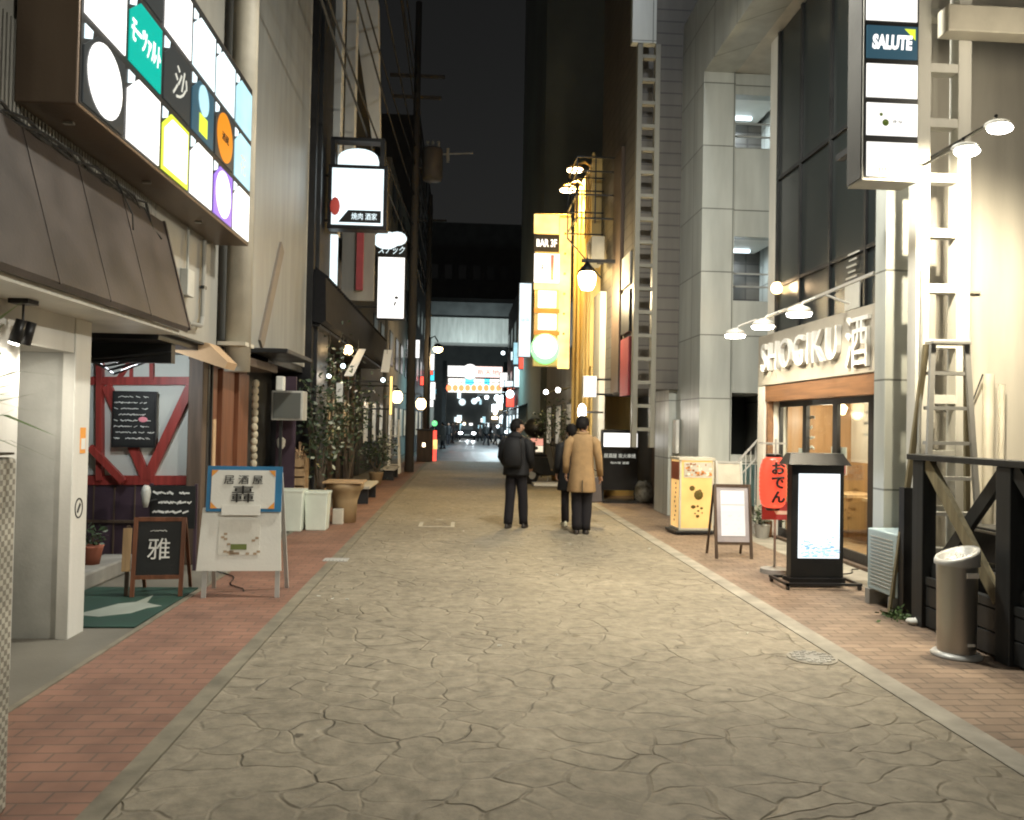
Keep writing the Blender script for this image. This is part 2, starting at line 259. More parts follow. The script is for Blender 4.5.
# ------------------------------------------------------------------ mesh helpers
class MB:
    def __init__(s): s.v = []; s.f = []; s.m = []
    def add(s, vs, fs, m=0):
        b = len(s.v); s.v += [tuple(v) for v in vs]; s.f += [tuple(b + i for i in f) for f in fs]; s.m += [m] * len(fs); return s
    def box(s, x0, x1, y0, y1, z0, z1, m=0):
        vs = [(x, y, z) for z in (z0, z1) for y in (y0, y1) for x in (x0, x1)]
        return s.add(vs, [(0, 2, 3, 1), (4, 5, 7, 6), (0, 1, 5, 4), (2, 6, 7, 3), (0, 4, 6, 2), (1, 3, 7, 5)], m)
    def bar(s, p, q, w, h, m=0, up=(0, 0, 1)):
        p, q = Vector(p), Vector(q); d = (q - p).normalized(); u = Vector(up)
        if abs(d.dot(u)) > .98: u = Vector((0, 1, 0))
        a = d.cross(u).normalized() * w / 2; b = a.cross(d).normalized() * h / 2
        vs = [e + sa * a + sb * b for e in (p, q) for sb in (-1, 1) for sa in (-1, 1)]
        return s.add(vs, [(0, 1, 3, 2), (4, 6, 7, 5), (0, 4, 5, 1), (2, 3, 7, 6), (0, 2, 6, 4), (1, 5, 7, 3)], m)
    def tube(s, pts, rad, n=10, m=0, sx=1., cap=True):
        pts = [Vector(p) for p in pts]
        if not hasattr(rad, '__len__'): rad = [rad] * len(pts)
        u = None; rings = []
        for i, p in enumerate(pts):
            d = (pts[min(i + 1, len(pts) - 1)] - pts[max(i - 1, 0)]).normalized()
            if u is None: u = d.orthogonal().normalized() if abs(d.z) < .9 else Vector((1, 0, 0))
            u = (u - d * u.dot(d)).normalized(); v = d.cross(u)
            rings.append([p + (u * math.cos(2 * PI * k / n) * sx + v * math.sin(2 * PI * k / n)) * rad[i] for k in range(n)])
        vs = [q for r in rings for q in r]; fs = []
        for i in range(len(rings) - 1):
            for k in range(n): fs.append((i * n + k, i * n + (k + 1) % n, (i + 1) * n + (k + 1) % n, (i + 1) * n + k))
        if cap: fs.append(tuple(range(n))[::-1]); fs.append(tuple((len(rings) - 1) * n + k for k in range(n)))
        return s.add(vs, fs, m)
    def lathe(s, prof, c=(0, 0, 0), n=20, m=0):
        vs = []; fs = []
        for r, z in prof:
            for k in range(n): a = 2 * PI * k / n; vs.append((c[0] + r * math.cos(a), c[1] + r * math.sin(a), c[2] + z))
        for i in range(len(prof) - 1):
            for k in range(n): fs.append((i * n + k, i * n + (k + 1) % n, (i + 1) * n + (k + 1) % n, (i + 1) * n + k))
        fs.append(tuple(range(n))[::-1]); fs.append(tuple((len(prof) - 1) * n + k for k in range(n)))
        return s.add(vs, fs, m)
    def rings(s, rs, n=24, fold=0., m=0, ph=0.):
        """rs: (cx, cy, z, rx, ry, foldfactor)"""
        vs = []; fs = []
        for (cx, cy, z, rx, ry, ff) in rs:
            for k in range(n):
                a = 2 * PI * k / n; g = 1 + fold * ff * (math.sin(5 * a + ph) + .6 * math.sin(9 * a + 2 * ph + z * 2))
                vs.append((cx + rx * g * math.cos(a), cy + ry * g * math.sin(a), z))
        for i in range(len(rs) - 1):
            for k in range(n): fs.append((i * n + k, i * n + (k + 1) % n, (i + 1) * n + (k + 1) % n, (i + 1) * n + k))
        fs.append(tuple(range(n))[::-1]); fs.append(tuple((len(rs) - 1) * n + k for k in range(n)))
        return s.add(vs, fs, m)
    def prism(s, pts, ax, a0, a1, m=0):
        """pts 2D outline on the plane perpendicular to axis ax"""
        n = len(pts)
        def mk(p, a):
            if ax == 1: return (p[0], a, p[1])
            if ax == 0: return (a, p[0], p[1])
            return (p[0], p[1], a)
        vs = [mk(p, a0) for p in pts] + [mk(p, a1) for p in pts]
        fs = [tuple(range(n))[::-1], tuple(range(n, 2 * n))] + [(i, (i + 1) % n, n + (i + 1) % n, n + i) for i in range(n)]
        return s.add(vs, fs, m)
    def ball(s, c, r, n=12, m=0, sq=(1, 1, 1)):
        vs = []; fs = []; h = n // 2 + 1
        for i in range(h + 1):
            t = PI * i / h
            for k in range(n): a = 2 * PI * k / n; vs.append((c[0] + r * sq[0] * math.sin(t) * math.cos(a), c[1] + r * sq[1] * math.sin(t) * math.sin(a), c[2] + r * sq[2] * math.cos(t)))
        for i in range(h):
            for k in range(n): fs.append((i * n + k, (i + 1) * n + k, (i + 1) * n + (k + 1) % n, i * n + (k + 1) % n))
        return s.add(vs, fs, m)
    def leaf(s, c, size, m=0, rnd=random):
        d = Vector((rnd.gauss(0, 1), rnd.gauss(0, 1), rnd.gauss(0, .7))).normalized(); u = d.orthogonal().normalized(); u.rotate(Matrix.Rotation(rnd.random() * 6, 3, d))
        c = Vector(c); k = size * rnd.uniform(.6, 1.3)
        return s.add([c, c + d * k * .5 + u * k * .25, c + d * k, c + d * k * .5 - u * k * .25], [(0, 1, 2, 3)], m)
    def build(s, name, mats, parent=None, smooth=False, bevel=0., world=True):
        me = bpy.data.meshes.new(name); off = Vector((0, 0, 0))
        if parent is not None and world:
            r = parent
            while r.parent: r = r.parent
            off = Vector(r.location)
        me.from_pydata([(v[0] - off.x, v[1] - off.y, v[2] - off.z) for v in s.v], [], s.f)
        if not isinstance(mats, (list, tuple)): mats = [mats]
        for m in mats: me.materials.append(K[m] if isinstance(m, str) else m)
        for p, mi in zip(me.polygons, s.m): p.material_index = mi; p.use_smooth = smooth
        bm = bmesh.new(); bm.from_mesh(me); bmesh.ops.recalc_face_normals(bm, faces=bm.faces); bm.to_mesh(me); bm.free()
        o = bpy.data.objects.new(name, me); S.collection.objects.link(o)
        if parent is not None: o.parent = parent
        if bevel:
            b = o.modifiers.new('b', 'BEVEL'); b.width = bevel; b.segments = 2; b.limit_method = 'ANGLE'; b.angle_limit = R(40)
        return o
def thing(name, label, cat, loc=(0, 0, 0), rz=0., group=None):
    o = bpy.data.objects.new(name, None); S.collection.objects.link(o); o.location = loc; o.rotation_euler = (0, 0, rz)
    o.empty_display_size = .1; o['label'] = label; o['category'] = cat
    if group: o['group'] = group
    return o
def tag(o, label, cat, group=None):
    o['label'] = label; o['category'] = cat
    if group: o['group'] = group
    return o
def struct(o): o['kind'] = 'structure'; return o
def lab(o, l): o['label'] = l; return o
def dup(o, loc, rz=None, label=None, parent=None):
    c = o.copy(); S.collection.objects.link(c)
    if parent is None:
        c.location = loc
        if rz is not None: c.rotation_euler = (0, 0, rz)
        if label: c['label'] = label
    else: c.parent = parent
    for ch in list(o.children): dup(ch, None, parent=c)
    return c
ROT = {'cam': (PI / 2, 0, 0), 'east': (PI / 2, 0, PI / 2), 'west': (PI / 2, 0, -PI / 2)}
def text(body, m, parent, c, face='cam', w=None, h=None, ext=.003, name='lettering', world=True, tilt=0., spacing=1., bold=0., lean=0.):
    """words centred on c, scaled to fill w x h, standing on the face"""
    cu = bpy.data.curves.new(name, 'FONT'); cu.body = body; cu.align_x = 'CENTER'; cu.align_y = 'CENTER'; cu.size = 1
    cu.space_line = .95; cu.space_character = spacing; cu.offset = bold; cu.shear = lean; cu.resolution_u = 3
    t = bpy.data.objects.new(name, cu); S.collection.objects.link(t)
    dg = bpy.context.evaluated_depsgraph_get(); dg.update()
    me = bpy.data.meshes.new_from_object(t.evaluated_get(dg)); bpy.data.objects.remove(t); bpy.data.curves.remove(cu)
    xs = [v.co.x for v in me.vertices] or [0, 1]; ys = [v.co.y for v in me.vertices] or [0, 1]
    W = max(xs) - min(xs); H = max(ys) - min(ys); cx = (max(xs) + min(xs)) / 2; cy = (max(ys) + min(ys)) / 2
    kx = w / W if w else None; ky = h / H if h else None
    kx = kx or ky; ky = ky or kx
    off = Vector((0, 0, 0))
    if world:
        r = parent
        while r.parent: r = r.parent
        off = Vector(r.location)
    rot = Euler(ROT[face]).to_matrix() @ Matrix.Rotation(tilt, 3, 'X')
    bm = bmesh.new(); bm.from_mesh(me)
    ge = bmesh.ops.extrude_face_region(bm, geom=bm.faces[:])
    vv = [v for v in ge['geom'] if isinstance(v, bmesh.types.BMVert)]
    base = set(bm.verts) - set(vv)
    for v in bm.verts:
        z = ext if v in vv else 0
        v.co = rot @ Vector(((v.co.x - cx) * kx, (v.co.y - cy) * ky, z)) + Vector(c) - off
    bmesh.ops.recalc_face_normals(bm, faces=bm.faces)
    bm.to_mesh(me); bm.free(); me.materials.clear(); me.materials.append(K[m] if isinstance(m, str) else m)
    o = bpy.data.objects.new(name, me); S.collection.objects.link(o); o.parent = parent; return o
def scrib(mb, cx, cz, w, h, y, rows=5, m=0, rnd=random, face='cam', dens=.8, th=.35):
    """lines of small unreadable hand writing as raised strokes"""
    rh = h / rows
    for i in range(rows):
        z = cz + h / 2 - (i + .5) * rh; x = cx - w / 2; e = cx + w / 2 - rnd.random() * w * .25
        while x < e:
            l = rh * rnd.uniform(.25, .7); t = rh * th * rnd.uniform(.4, .8)
            if rnd.random() < dens:
                dz = rnd.uniform(-.5, .5) * rh * .6
                a, b = (x, z - dz / 2), (x + l, z + dz / 2)
                if face == 'cam': mb.bar((a[0], y, a[1]), (b[0], y, b[1]), .003, t * .6, m)
                else: mb.bar((y, a[0], a[1]), (y, b[0], b[1]), .003, t * .6, m)
            x += l * rnd.uniform(.6, 1.2)
def arealight(name, loc, size, power, col, parent=None, target=None, shape='DISK', spread=PI):
    l = bpy.data.lights.new(name, 'AREA'); l.shape = shape; l.size = size; l.energy = power; l.color = col; l.spread = spread
    o = bpy.data.objects.new(name, l); S.collection.objects.link(o)
    o.location = loc
    if target is not None: o.rotation_euler = (Vector(target) - Vector(loc)).to_track_quat('-Z', 'Y').to_euler()
    if parent is not None:
        o.location = Vector(loc) - Vector(parent.location); o.parent = parent
    return o
def spot(name, loc, target, power, col, ang=100, blend=.7, r=.05, parent=None):
    l = bpy.data.lights.new(name, 'SPOT'); l.energy = power; l.color = col; l.spot_size = R(ang); l.spot_blend = blend; l.shadow_soft_size = r
    o = bpy.data.objects.new(name, l); S.collection.objects.link(o); o.location = loc
    o.rotation_euler = (Vector(target) - Vector(loc)).to_track_quat('-Z', 'Y').to_euler()
    if parent is not None: o.location = Vector(loc) - Vector(parent.location); o.parent = parent
    return o
def point(name, loc, power, col, r=.08, parent=None):
    l = bpy.data.lights.new(name, 'POINT'); l.energy = power; l.color = col; l.shadow_soft_size = r
    o = bpy.data.objects.new(name, l); S.collection.objects.link(o); o.location = Vector(loc) - (Vector(parent.location) if parent else Vector())
    if parent is not None: o.parent = parent
    return o

# ------------------------------------------------------------------ the ground
def sheet(name, x0, x1, y0, y1, z, m): return struct(MB().add([(x0, y0, z), (x1, y0, z), (x1, y1, z), (x0, y1, z)], [(0, 1, 2, 3)]).build(name, m))
sheet('ground', -250, 250, -250, 400, -.012, 'ground')
sheet('road', -1.39, 2.65, -14, 34, 0, 'road')
sheet('far_road', -2.4, 4.2, 34.002, 130, 0, 'asphalt')
struct(MB().box(-1.505, -1.397, -14, 34, -.01, .004).build('kerb_strip', 'band'))
struct(MB().box(2.655, 2.82, -14, 34, -.01, .004).build('kerb_strip', 'bandR'))
sheet('pavement', -2.40, -1.507, -14, 34, .002, 'brickL')
sheet('pavement', 2.822, 4.15, -14, 34, .002, 'brickR')
struct(MB().box(-2.445, -2.403, 3, 13, -.01, .006).build('kerb_strip', 'band'))
sheet('concrete_apron', -4.6, -2.447, -2, 6.1, .001, 'ground')
sheet('shop_floor', -4.6, -2.447, 6.102, 9, -.002, 'ground')
sheet('shop_forecourt', 4.152, 6.5, 6.6, 15, .004, 'bandR')
mk = MB()
a = gr(419, 526); b = gr(458, 526)
for x0, x1, y0, y1 in ((-.66, -.1, 12.3, 12.36), (-.66, -.6, 12.36, 12.9), (-.16, -.1, 12.36, 12.9), (-.42, -.3, 13.2, 13.26)):
    mk.box(x0, x1, y0, y1, 0, .003)
struct(mk.build('road_marking', mat('worn_paint', (.4, .38, .32), .7, var=.3)))
mk = MB()
for k in range(5): mk.box(-1.2, 3.4, 46 + k * 1.1, 46.5 + k * 1.1, 0, .004)
struct(mk.build('crosswalk_marking', mat('white_road_paint', (.3, .33, .34), .5)))
# green door mat with a white print
g = tag(MB().box(-3.5, -2.46, 6.2, 7.65, 0, .012).build('door_mat', 'green', bevel=.004), 'dark green mat with a pale bird print inside the pub entrance', 'mat')
pr = [(x + .12, y) for x, y in [(-2.98, 6.5), (-2.78, 6.62), (-2.72, 6.8), (-2.63, 6.88), (-2.73, 6.94), (-2.8, 7.0), (-2.86, 7.3), (-2.9, 7.02), (-3.02, 6.95), (-3.1, 6.75), (-3.2, 6.55)]]
MB().prism(pr, 2, .0125, .0145).build('mat_print', 'matwhite', g)
# manhole covers
def manhole(x, y, r, label, m='bandR'):
    t = thing('manhole_cover', label, 'manhole cover', (x, y, 0))
    MB().lathe([(r, 0), (r, .006), (r - .03, .008)], (0, 0, 0), 32).build('frame', m, t, world=False)
    c = MB().lathe([(r - .035, 0), (r - .035, .010)], (0, 0, 0), 32)
    for rr in (.4, .6, .8):
        n = int(10 * rr + 4)
        for k in range(n): a = 2 * PI * k / n; c.box(r * rr * math.cos(a) - .012, r * rr * math.cos(a) + .012, r * rr * math.sin(a) - .012, r * rr * math.sin(a) + .012, .010, .014)
    c.build('lid', 'concrete', t, world=False)
p = gr(812, 658); manhole(p.x, p.y, .17, 'round patterned iron lid set in the pale kerb strip on the right')
p = gr(336, 560)
t = thing('drain_grate', 'small square drain lid beside the left kerb strip', 'drain cover', (p.x, p.y, 0))
d = MB().box(-.14, .14, -.1, .1, .0, .007)
for k in range(6): d.box(-.11 + k * .04, -.095 + k * .04, -.08, .08, .007, .012)
d.build('lid', 'alu', t, world=False)

# ------------------------------------------------------------------ LEFT: cream building in the foreground
B = thing('corner_building', 'cream building with dark brown sloping awning and tiled entrance recess on the near left', 'building', (-2.93, 4, 0))
MB().box(-5.5, -2.81, -3, 5.18, -.01, 2.31).build('wall', 'cream', B)
MB().box(-3.3, -2.812, 5.18, 5.88, 2.06, 2.31).build('lintel', 'cream', B)
MB().box(-5.5, -2.89, 5.90, 6.13, -.01, 2.31).build('return_wall', 'grey', B)
MB().box(-2.89, -2.80, 5.88, 6.12, -.01, 2.31).build('pillar', 'whitewall', B, bevel=.006)
MB().box(-4.6, -2.42, -3, 6.86, 2.31, 2.35).build('soffit', 'whitewall', B)
MB().box(-4.7, -2.66, 6.87, 9.25, 2.36, 2.40).build('soffit', 'darkwall', B)
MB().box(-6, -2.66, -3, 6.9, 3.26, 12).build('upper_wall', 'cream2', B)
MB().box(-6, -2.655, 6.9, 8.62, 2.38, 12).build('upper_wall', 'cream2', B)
co = MB()
for k in range(95): co.box(-2.657, -2.640, 3.0 + k * .04, 3.022 + k * .04, 3.28, 3.9)
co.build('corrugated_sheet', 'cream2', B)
# mansard awning with seams
aw = MB()
pf = [(-2.38, 2.34), (-2.36, 2.38), (-2.60, 3.28), (-2.64, 3.30), (-2.66, 3.20), (-2.42, 2.36)]
aw.prism(pf, 1, -3, 6.93)
for y in (4.1, 4.75, 5.42, 6.1): aw.bar((-2.364, y, 2.37), (-2.603, y, 3.28), .02, .018)
aw.bar((-2.362, 6.93, 2.36), (-2.603, 6.93, 3.29), .03, .03)
aw.build('awning', 'awn', B)
cb = MB()
for s in range(3):
    pts = []
    for k in range(26):
        y = 3.4 + k * .125; pts.append((-2.60 + .015 * math.sin(k * 1.7 + s), y, 3.31 + .03 * math.sin(k * .9 + s * 2) - (.25 * max(0, y - 6.2) if s == 0 else 0)))
    pts.append((-2.55, 6.75, 3.1 - .1 * s)); cb.tube(pts, .011, 6)
cb.tube([(-2.56, 5.9, 3.33), (-2.5, 6.05, 3.12), (-2.52, 6.12, 3.02)], .006, 5)
cb.build('cable_bundle', 'dark', B)
MB().tube([(-2.62, 8.05, 3.4), (-2.62, 8.05, 2.62), (-2.6, 7.95, 2.52), (-2.6, 7.6, 2.5)], .022, 8).build('pipe', 'cream2', B)
MB().box(-2.64, -2.6, 8.02, 8.1, 2.9, 2.93).build('pipe_clamp', 'dark', B)
MB().tube([(-2.49, 8.85, 2.13), (-2.49, 8.85, 12)], .135, 24).build('duct', 'ivory', B, smooth=True)
MB().box(-2.655, -2.36, 8.66, 9.02, 2.4, 2.44).build('duct_clamp', 'ivory', B)
# entrance stickers
MB().box(-2.7995, -2.796, 5.98, 6.06, 1.33, 1.52).build('notice', 'orange', B)
MB().box(-2.7955, -2.793, 5.99, 6.05, 1.36, 1.44).build('notice', 'paper', B)
e = MB()
for k in range(20):
    a0 = 2 * PI * k / 20; a1 = 2 * PI * (k + 1) / 20
    e.bar((-2.798, 5.99 + .055 * math.cos(a0), .93 + .07 * math.sin(a0)), (-2.798, 5.99 + .055 * math.cos(a1), .93 + .07 * math.sin(a1)), .003, .01)
e.bar((-2.798, 5.97, .9), (-2.798, 6.01, .96), .003, .02); e.build('emblem', 'ink', B)
# twin spot lamp under the soffit
sp_ = thing('spotlight', 'small black twin spotlight hanging under the pale soffit', 'spotlight', (-2.70, 5.0, 2.31))
m = MB().box(-2.76, -2.64, 4.94, 5.06, 2.28, 2.309); m.tube([(-2.70, 5.0, 2.29), (-2.70, 5.0, 2.16)], .008, 6); m.build('bracket', 'black', sp_)
for dy in (-.05, .06):
    h = MB().tube([(-2.68, 5.0 + dy, 2.18), (-2.72, 5.0 + dy, 2.04)], [.03, .035], 12).build('lamp_head', 'black', sp_, smooth=True)
MB().tube([(-2.721, 4.95, 2.039), (-2.724, 4.95, 2.03)], .028, 12).build('bulb', 'ewhite', sp_)
spot('lamp_light', (-2.73, 4.96, 2.02), (-3.1, 5.6, 0.6), 14, (1, .93, .8), 110, parent=sp_)
spot('lamp_light', (-2.68, 5.2, 2.02), (-3.2, 6, 0.9), 22, (1, .93, .8), 120, parent=sp_)

# woven basket planter with spiky plant at the left edge
P_ = thing('basket_planter', 'tall woven basket planter holding a spiky green plant at the left edge', 'planter', (-2.0, 3.15, 0))
MB().box(-.22, .19, -.2, .2, 0, 1.43).build('basket', 'mesh', P_, world=False, bevel=.02)
MB().box(-.19, .19, -.17, .17, 1.441, 1.45).build('soil', 'stem', P_, world=False)
pl = MB(); rn = random.Random(3)
for k in range(90):
    a = rn.random() * 2 * PI; l = rn.uniform(.3, .52); e = rn.uniform(-.1, 1.1); z0 = rn.uniform(.0, .22)
    d = Vector((math.cos(a) * math.cos(e), math.sin(a) * math.cos(e), math.sin(e)))
    p0 = Vector((0, 0, 1.46 + z0)); p1 = p0 + d * l * .55 + Vector((0, 0, .03)); p2 = p0 + d * l + Vector((0, 0, -.05))
    u = d.cross(Vector((0, 0, 1))).normalized() * .020
    pl.add([p0 - u * .6, p0 + u * .6, p1 + u, p2, p1 - u], [(0, 1, 2, 4), (4, 2, 3)])
pl.build('leaves', mat('palm_leaf', (.17, .25, .09), .4, var=.4), P_, world=False)
MB().tube([(0, 0, 1.44), (0.02, 0, 1.7)], .02, 8).build('stem', 'stem', P_, world=False)

# ------------------------------------------------------------------ LEFT: lit tenant sign box
SB = thing('tenant_sign', 'large lit multi panel sign box with white teal and purple panels above the brown awning', 'sign', (-2.65, 6.4, 3.48))
X1 = -2.285
MB().box(-2.64, X1, 4.72, 8.42, 3.42, 5.08).build('casing', 'brown', SB, bevel=.01)
ft = MB()
for y in (5.0, 6.2, 7.4): ft.box(-2.5, -2.44, y, y + .03, 3.405, 3.42)
ft.build('drain_hole', 'alu', SB)
cols = 6; cw = (8.40 - 4.75) / cols; rw = .53
back = MB().box(X1, X1 + .004, 4.74, 8.40, 3.44, 5.06); back.build('panel_grid', 'dark', SB)
content = {(0, 0): 'edark', (1, 0): 'ew', (2, 0): 'elime', (3, 0): 'ew', (4, 0): 'epurple', (5, 0): 'ew',
           (0, 1): 'ew', (1, 1): 'eteal', (2, 1): 'edark', (3, 1): 'egreyd', (4, 1): 'edark', (5, 1): 'eblue',
           (0, 2): 'ewc', (1, 2): 'edark', (2, 2): 'ew', (3, 2): 'ewc', (4, 2): 'ewc', (5, 2): 'eblue'}
def discx(mb, x, y, z, ry, rz_, m=0, n=28): mb.prism([(y + ry * math.cos(2 * PI * k / n), z + rz_ * math.sin(2 * PI * k / n)) for k in range(n)], 0, x, x + .004, m)
for (c, r), mm in content.items():
    y0 = 4.765 + c * cw; z0 = 3.455 + r * rw; y1 = y0 + cw - .055; z1 = z0 + rw - .06
    # notched panel: top corner cut away for the small floor tag
    o = MB().prism([(y0, z0), (y1, z0), (y1, z1), (y0 + .17, z1), (y0, z1 - .13)], 0, X1 + .006, X1 + .014).build('sign_panel', mm, SB)
    tg = MB(); tg.prism([(y0 + .01, z1), (y0 + .11, z1), (y0 + .10, z1 - .05), (y0 + .01, z1 - .09)], 0, X1 + .006, X1 + .012)
    tg.build('floor_tag', 'ewc', o)
    yc = (y0 + y1) / 2; zc = (z0 + z1) / 2; xs = X1 + .015
    if (c, r) == (0, 0):
        q = MB(); discx(q, xs, yc, zc, .235, .225); q.build('emblem', 'ew', o)
    if (c, r) == (1, 1): text('モーツァルト', 'ew', o, (xs, yc, zc + .0), 'east', w=.5, h=.17, lean=.2, bold=.02)
    if (c, r) == (2, 1): text('沙', 'egrey', o, (xs, yc + .05, zc), 'east', w=.3, h=.26, lean=.3)
    if (c, r) == (2, 0): MB().prism([(y0 + .035, z0 + .035), (y1 - .035, z0 + .035), (y1 - .035, z1 - .035), (y0 + .185, z1 - .035), (y0 + .035, z1 - .15)], 0, xs, xs + .004).build('panel_centre', 'ew', o)
    if (c, r) == (3, 1):
        q = MB(); discx(q, xs, yc, zc + .1, .13, .13); q.build('emblem', 'eblue', o)
        MB().box(xs, xs + .004, yc - .1, yc + .1, z0 + .04, z0 + .2).build('panel_graphic', 'elime', o)
    if (c, r) == (4, 1):
        q = MB(); discx(q, xs, yc, zc, .235, .225); q.build('emblem', 'eorange', o); text('酒蔵', 'ink', o, (xs + .005, yc, zc), 'east', w=.2, h=.08)
    if (c, r) == (4, 0):
        q = MB(); discx(q, xs, yc, zc, .22, .215); q.build('emblem', 'ew', o)
    if (c, r) == (5, 1): text('花', 'egrey', o, (xs, yc, zc - .05), 'east', w=.2, h=.2)

# ------------------------------------------------------------------ LEFT: half timbered pub front (faces the camera)
H = thing('timbered_pub', 'half timbered pub front with red beams on white plaster', 'pub front', (-3.6, 9, 0))
YF = 9.0
MB().box(-4.7, -2.98, YF, YF + .2, .96, 2.44).build('wall', 'plaster', H)
MB().box(-4.7, -2.98, YF - .03, YF + .2, 0, .92).build('dado', 'purple', H)
bm_ = MB()
def beam(p, q, w=.1, m=0, d=.05): a = at(*p, YF); b = at(*q, YF); bm_.bar((a.x, YF - d / 2, a.z), (b.x, YF - d / 2, b.z), w, d, m, up=(0, 1, 0)) if False else bm_.bar((a.x, YF - d / 2, a.z), (b.x, YF - d / 2, b.z), d, w, m)
beam((88, 480), (200, 480), .10); beam((102, 345), (102, 480), .11, d=.06); beam((88, 381), (198, 381), .09, d=.045)
beam((153, 345), (153, 381), .07, d=.04); beam((148, 479), (192, 386), .10, d=.055); beam((148, 479), (108, 386), .10, d=.054)
beam((118, 381), (142, 345), .05, d=.03); beam((132, 355), (132, 381), .04, d=.03)
bm_.build('timber_beams', 'red', H)
MB().bar(at(90, 447, 8.9), at(124, 482, 8.9), .06, .07).build('diagonal_rail', 'red', H)
pd = MB()
for k in range(8): pd.box(-4.7 + k * .22, -4.685 + k * .22, YF - .04, YF - .03, .02, .9)
pd.box(-4.7, -2.98, YF - .05, YF - .03, .44, .47); pd.build('dado_rail', 'brownpost', H)
# menu board on the plaster
mb = thing('menu_board', 'black menu board with handwritten drinks hung between the red beams', 'menu board', (-3.6, YF - .06, 1.5))
a = at(115, 447, YF); b = at(160, 392, YF)
MB().box(a.x, b.x, YF - .10, YF - .065, a.z, b.z).build('board', 'black', mb, bevel=.004)
MB().box(a.x + .025, b.x - .025, YF - .103, YF - .1005, a.z + .025, b.z - .025).build('chalk_panel', 'chalk', mb)
sc_ = MB(); rn = random.Random(5); scrib(sc_, (a.x + b.x) / 2, (a.z + b.z) / 2 + .02, .42, .52, YF - .105, 8, rnd=rn, th=.3); sc_.build('chalk_writing', 'chalkw', mb)
q = MB(); q.ball(((a.x + b.x) / 2 + .1, YF - .105, (a.z + b.z) / 2), .05, 10, sq=(1, .1, .6)); q.build('pink_sketch', mat('pink_chalk', (.7, .25, .3), .9), mb)
# dark canopy clutter above the entrance and tan canvas
cl = MB(); cl.box(-4.6, -2.72, 7.2, 8.9, 2.30, 2.43); cl.box(-3.9, -2.75, 7.6, 7.7, 2.12, 2.3)
for k in range(5): cl.tube([(-3.9 + .1 * k, 7.5, 2.2), (-3.4, 7.5 + .1 * k, 2.14 - .03 * k), (-2.75, 7.6, 2.22)], .012, 6)
cl.build('canopy_frame', 'dark', H)
MB().prism([(-2.95, 2.28), (-2.45, 2.12), (-2.42, 2.19), (-2.62, 2.38), (-2.95, 2.42)], 1, 8.25, 8.6).build('canvas_roll', 'tan', H)
MB().tube([(-3.02, 8.8, 2.42), (-2.75, 8.8, 2.35), (-2.5, 8.75, 2.2)], .03, 8).build('pipe', 'ivory', H)
MB().tube([(-3.9, 7.4, 2.35), (-3.82, 7.4, 2.05), (-3.9, 7.4, 1.75)], [.1, .13, .08], 10).build('hanging_pot', 'dark', H, smooth=True)
tl_ = thing('tube_lamp', 'small cool tube lamp under the dark canopy frame', 'lamp', (-3.3, 8.0, 2.2))
MB().tube([(-3.5, 8.0, 2.2), (-3.1, 8.0, 2.2)], .014, 8).build('tube', 'eceil', tl_); MB().box(-3.5, -3.1, 7.98, 8.02, 2.22, 2.25).build('holder', 'dark', tl_)
point('tube_light', (-3.3, 7.95, 2.12), 30, (.9, .97, 1), .1, tl_)
# brown post and red wood door bay
D = thing('wooden_bar_front', 'red brown wooden bar entrance under the round duct', 'bar front', (-2.9, 9.8, 0))
MB().box(-3.02, -2.86, 8.88, 9.04, 0, 2.42).build('post', 'brownpost', D, bevel=.01)
mm = MB().box(-2.9, -2.86, 9.05, 9.12, 0, 2.3); mm.box(-2.9, -2.86, 9.2, 9.23, 0, 2.3); mm.build('post', 'dark', D)
dr = MB()
for k in range(5): dr.box(-2.95, -2.88 + .02 * (k % 2), 9.25 + k * .34, 9.25 + k * .34 + (.3 if k % 2 else .2), 0, 2.2)
dr.build('slat_panel', 'redwood', D, bevel=.006)
MB().box(-3.05, -2.96, 9.25, 11.0, 0, 2.3).build('wall', 'redwood', D)
MB().box(-2.905, -2.87, 9.66, 9.78, 0, 2.1).build('pale_batten', 'orangewood', D)
MB().box(-2.88, -2.868, 9.3, 9.4, .7, 1.6).build('name_plate', 'tan', D)
MB().box(-3.05, -2.6, 8.95, 11.2, 2.26, 2.36).build('header', 'brownpost', D)
sh = MB(); rn = random.Random(8)
for k in range(14): sh.ball((-2.86, 11.05 + .03 * rn.random(), .8 + k * .1), .05, 8, sq=(1, .8, 1.2))
sh.build('rope_garland', mat('straw', (.5, .45, .33), .8, var=.3), D, smooth=True)

# metal sided building above, dark base
M2 = thing('metal_clad_building', 'pale grey metal clad building wall beyond the round duct', 'building', (-2.7, 11, 0))
MB().box(-7, -2.67, 9.1, 13.3, 2.5, 14).build('wall', 'metalsheet', M2)
MB().box(-7, -2.664, 13.3, 13.38, 2.5, 14).build('corner_trim', 'ivory', M2)
MB().box(-2.67, -2.2, 10.0, 11.6, 2.44, 2.5).build('ledge', 'dark', M2, bevel=.01)
MB().box(-6, -3.2, 11.02, 13.4, 0, 2.5).build('shop_wall', 'darkwall', M2)
MB().box(-3.19, -2.69, 11.02, 13.4, 2.40, 2.498).build('soffit', 'dark', M2)
a = atx(262, 345, -2.64); b = atx(283, 247, -2.64)
MB().bar((-2.655, a.y, a.z), (-2.655, b.y, b.z), .03, .2).build('brace', mat('rusty_brace', (.2, .165, .13), .6), M2)
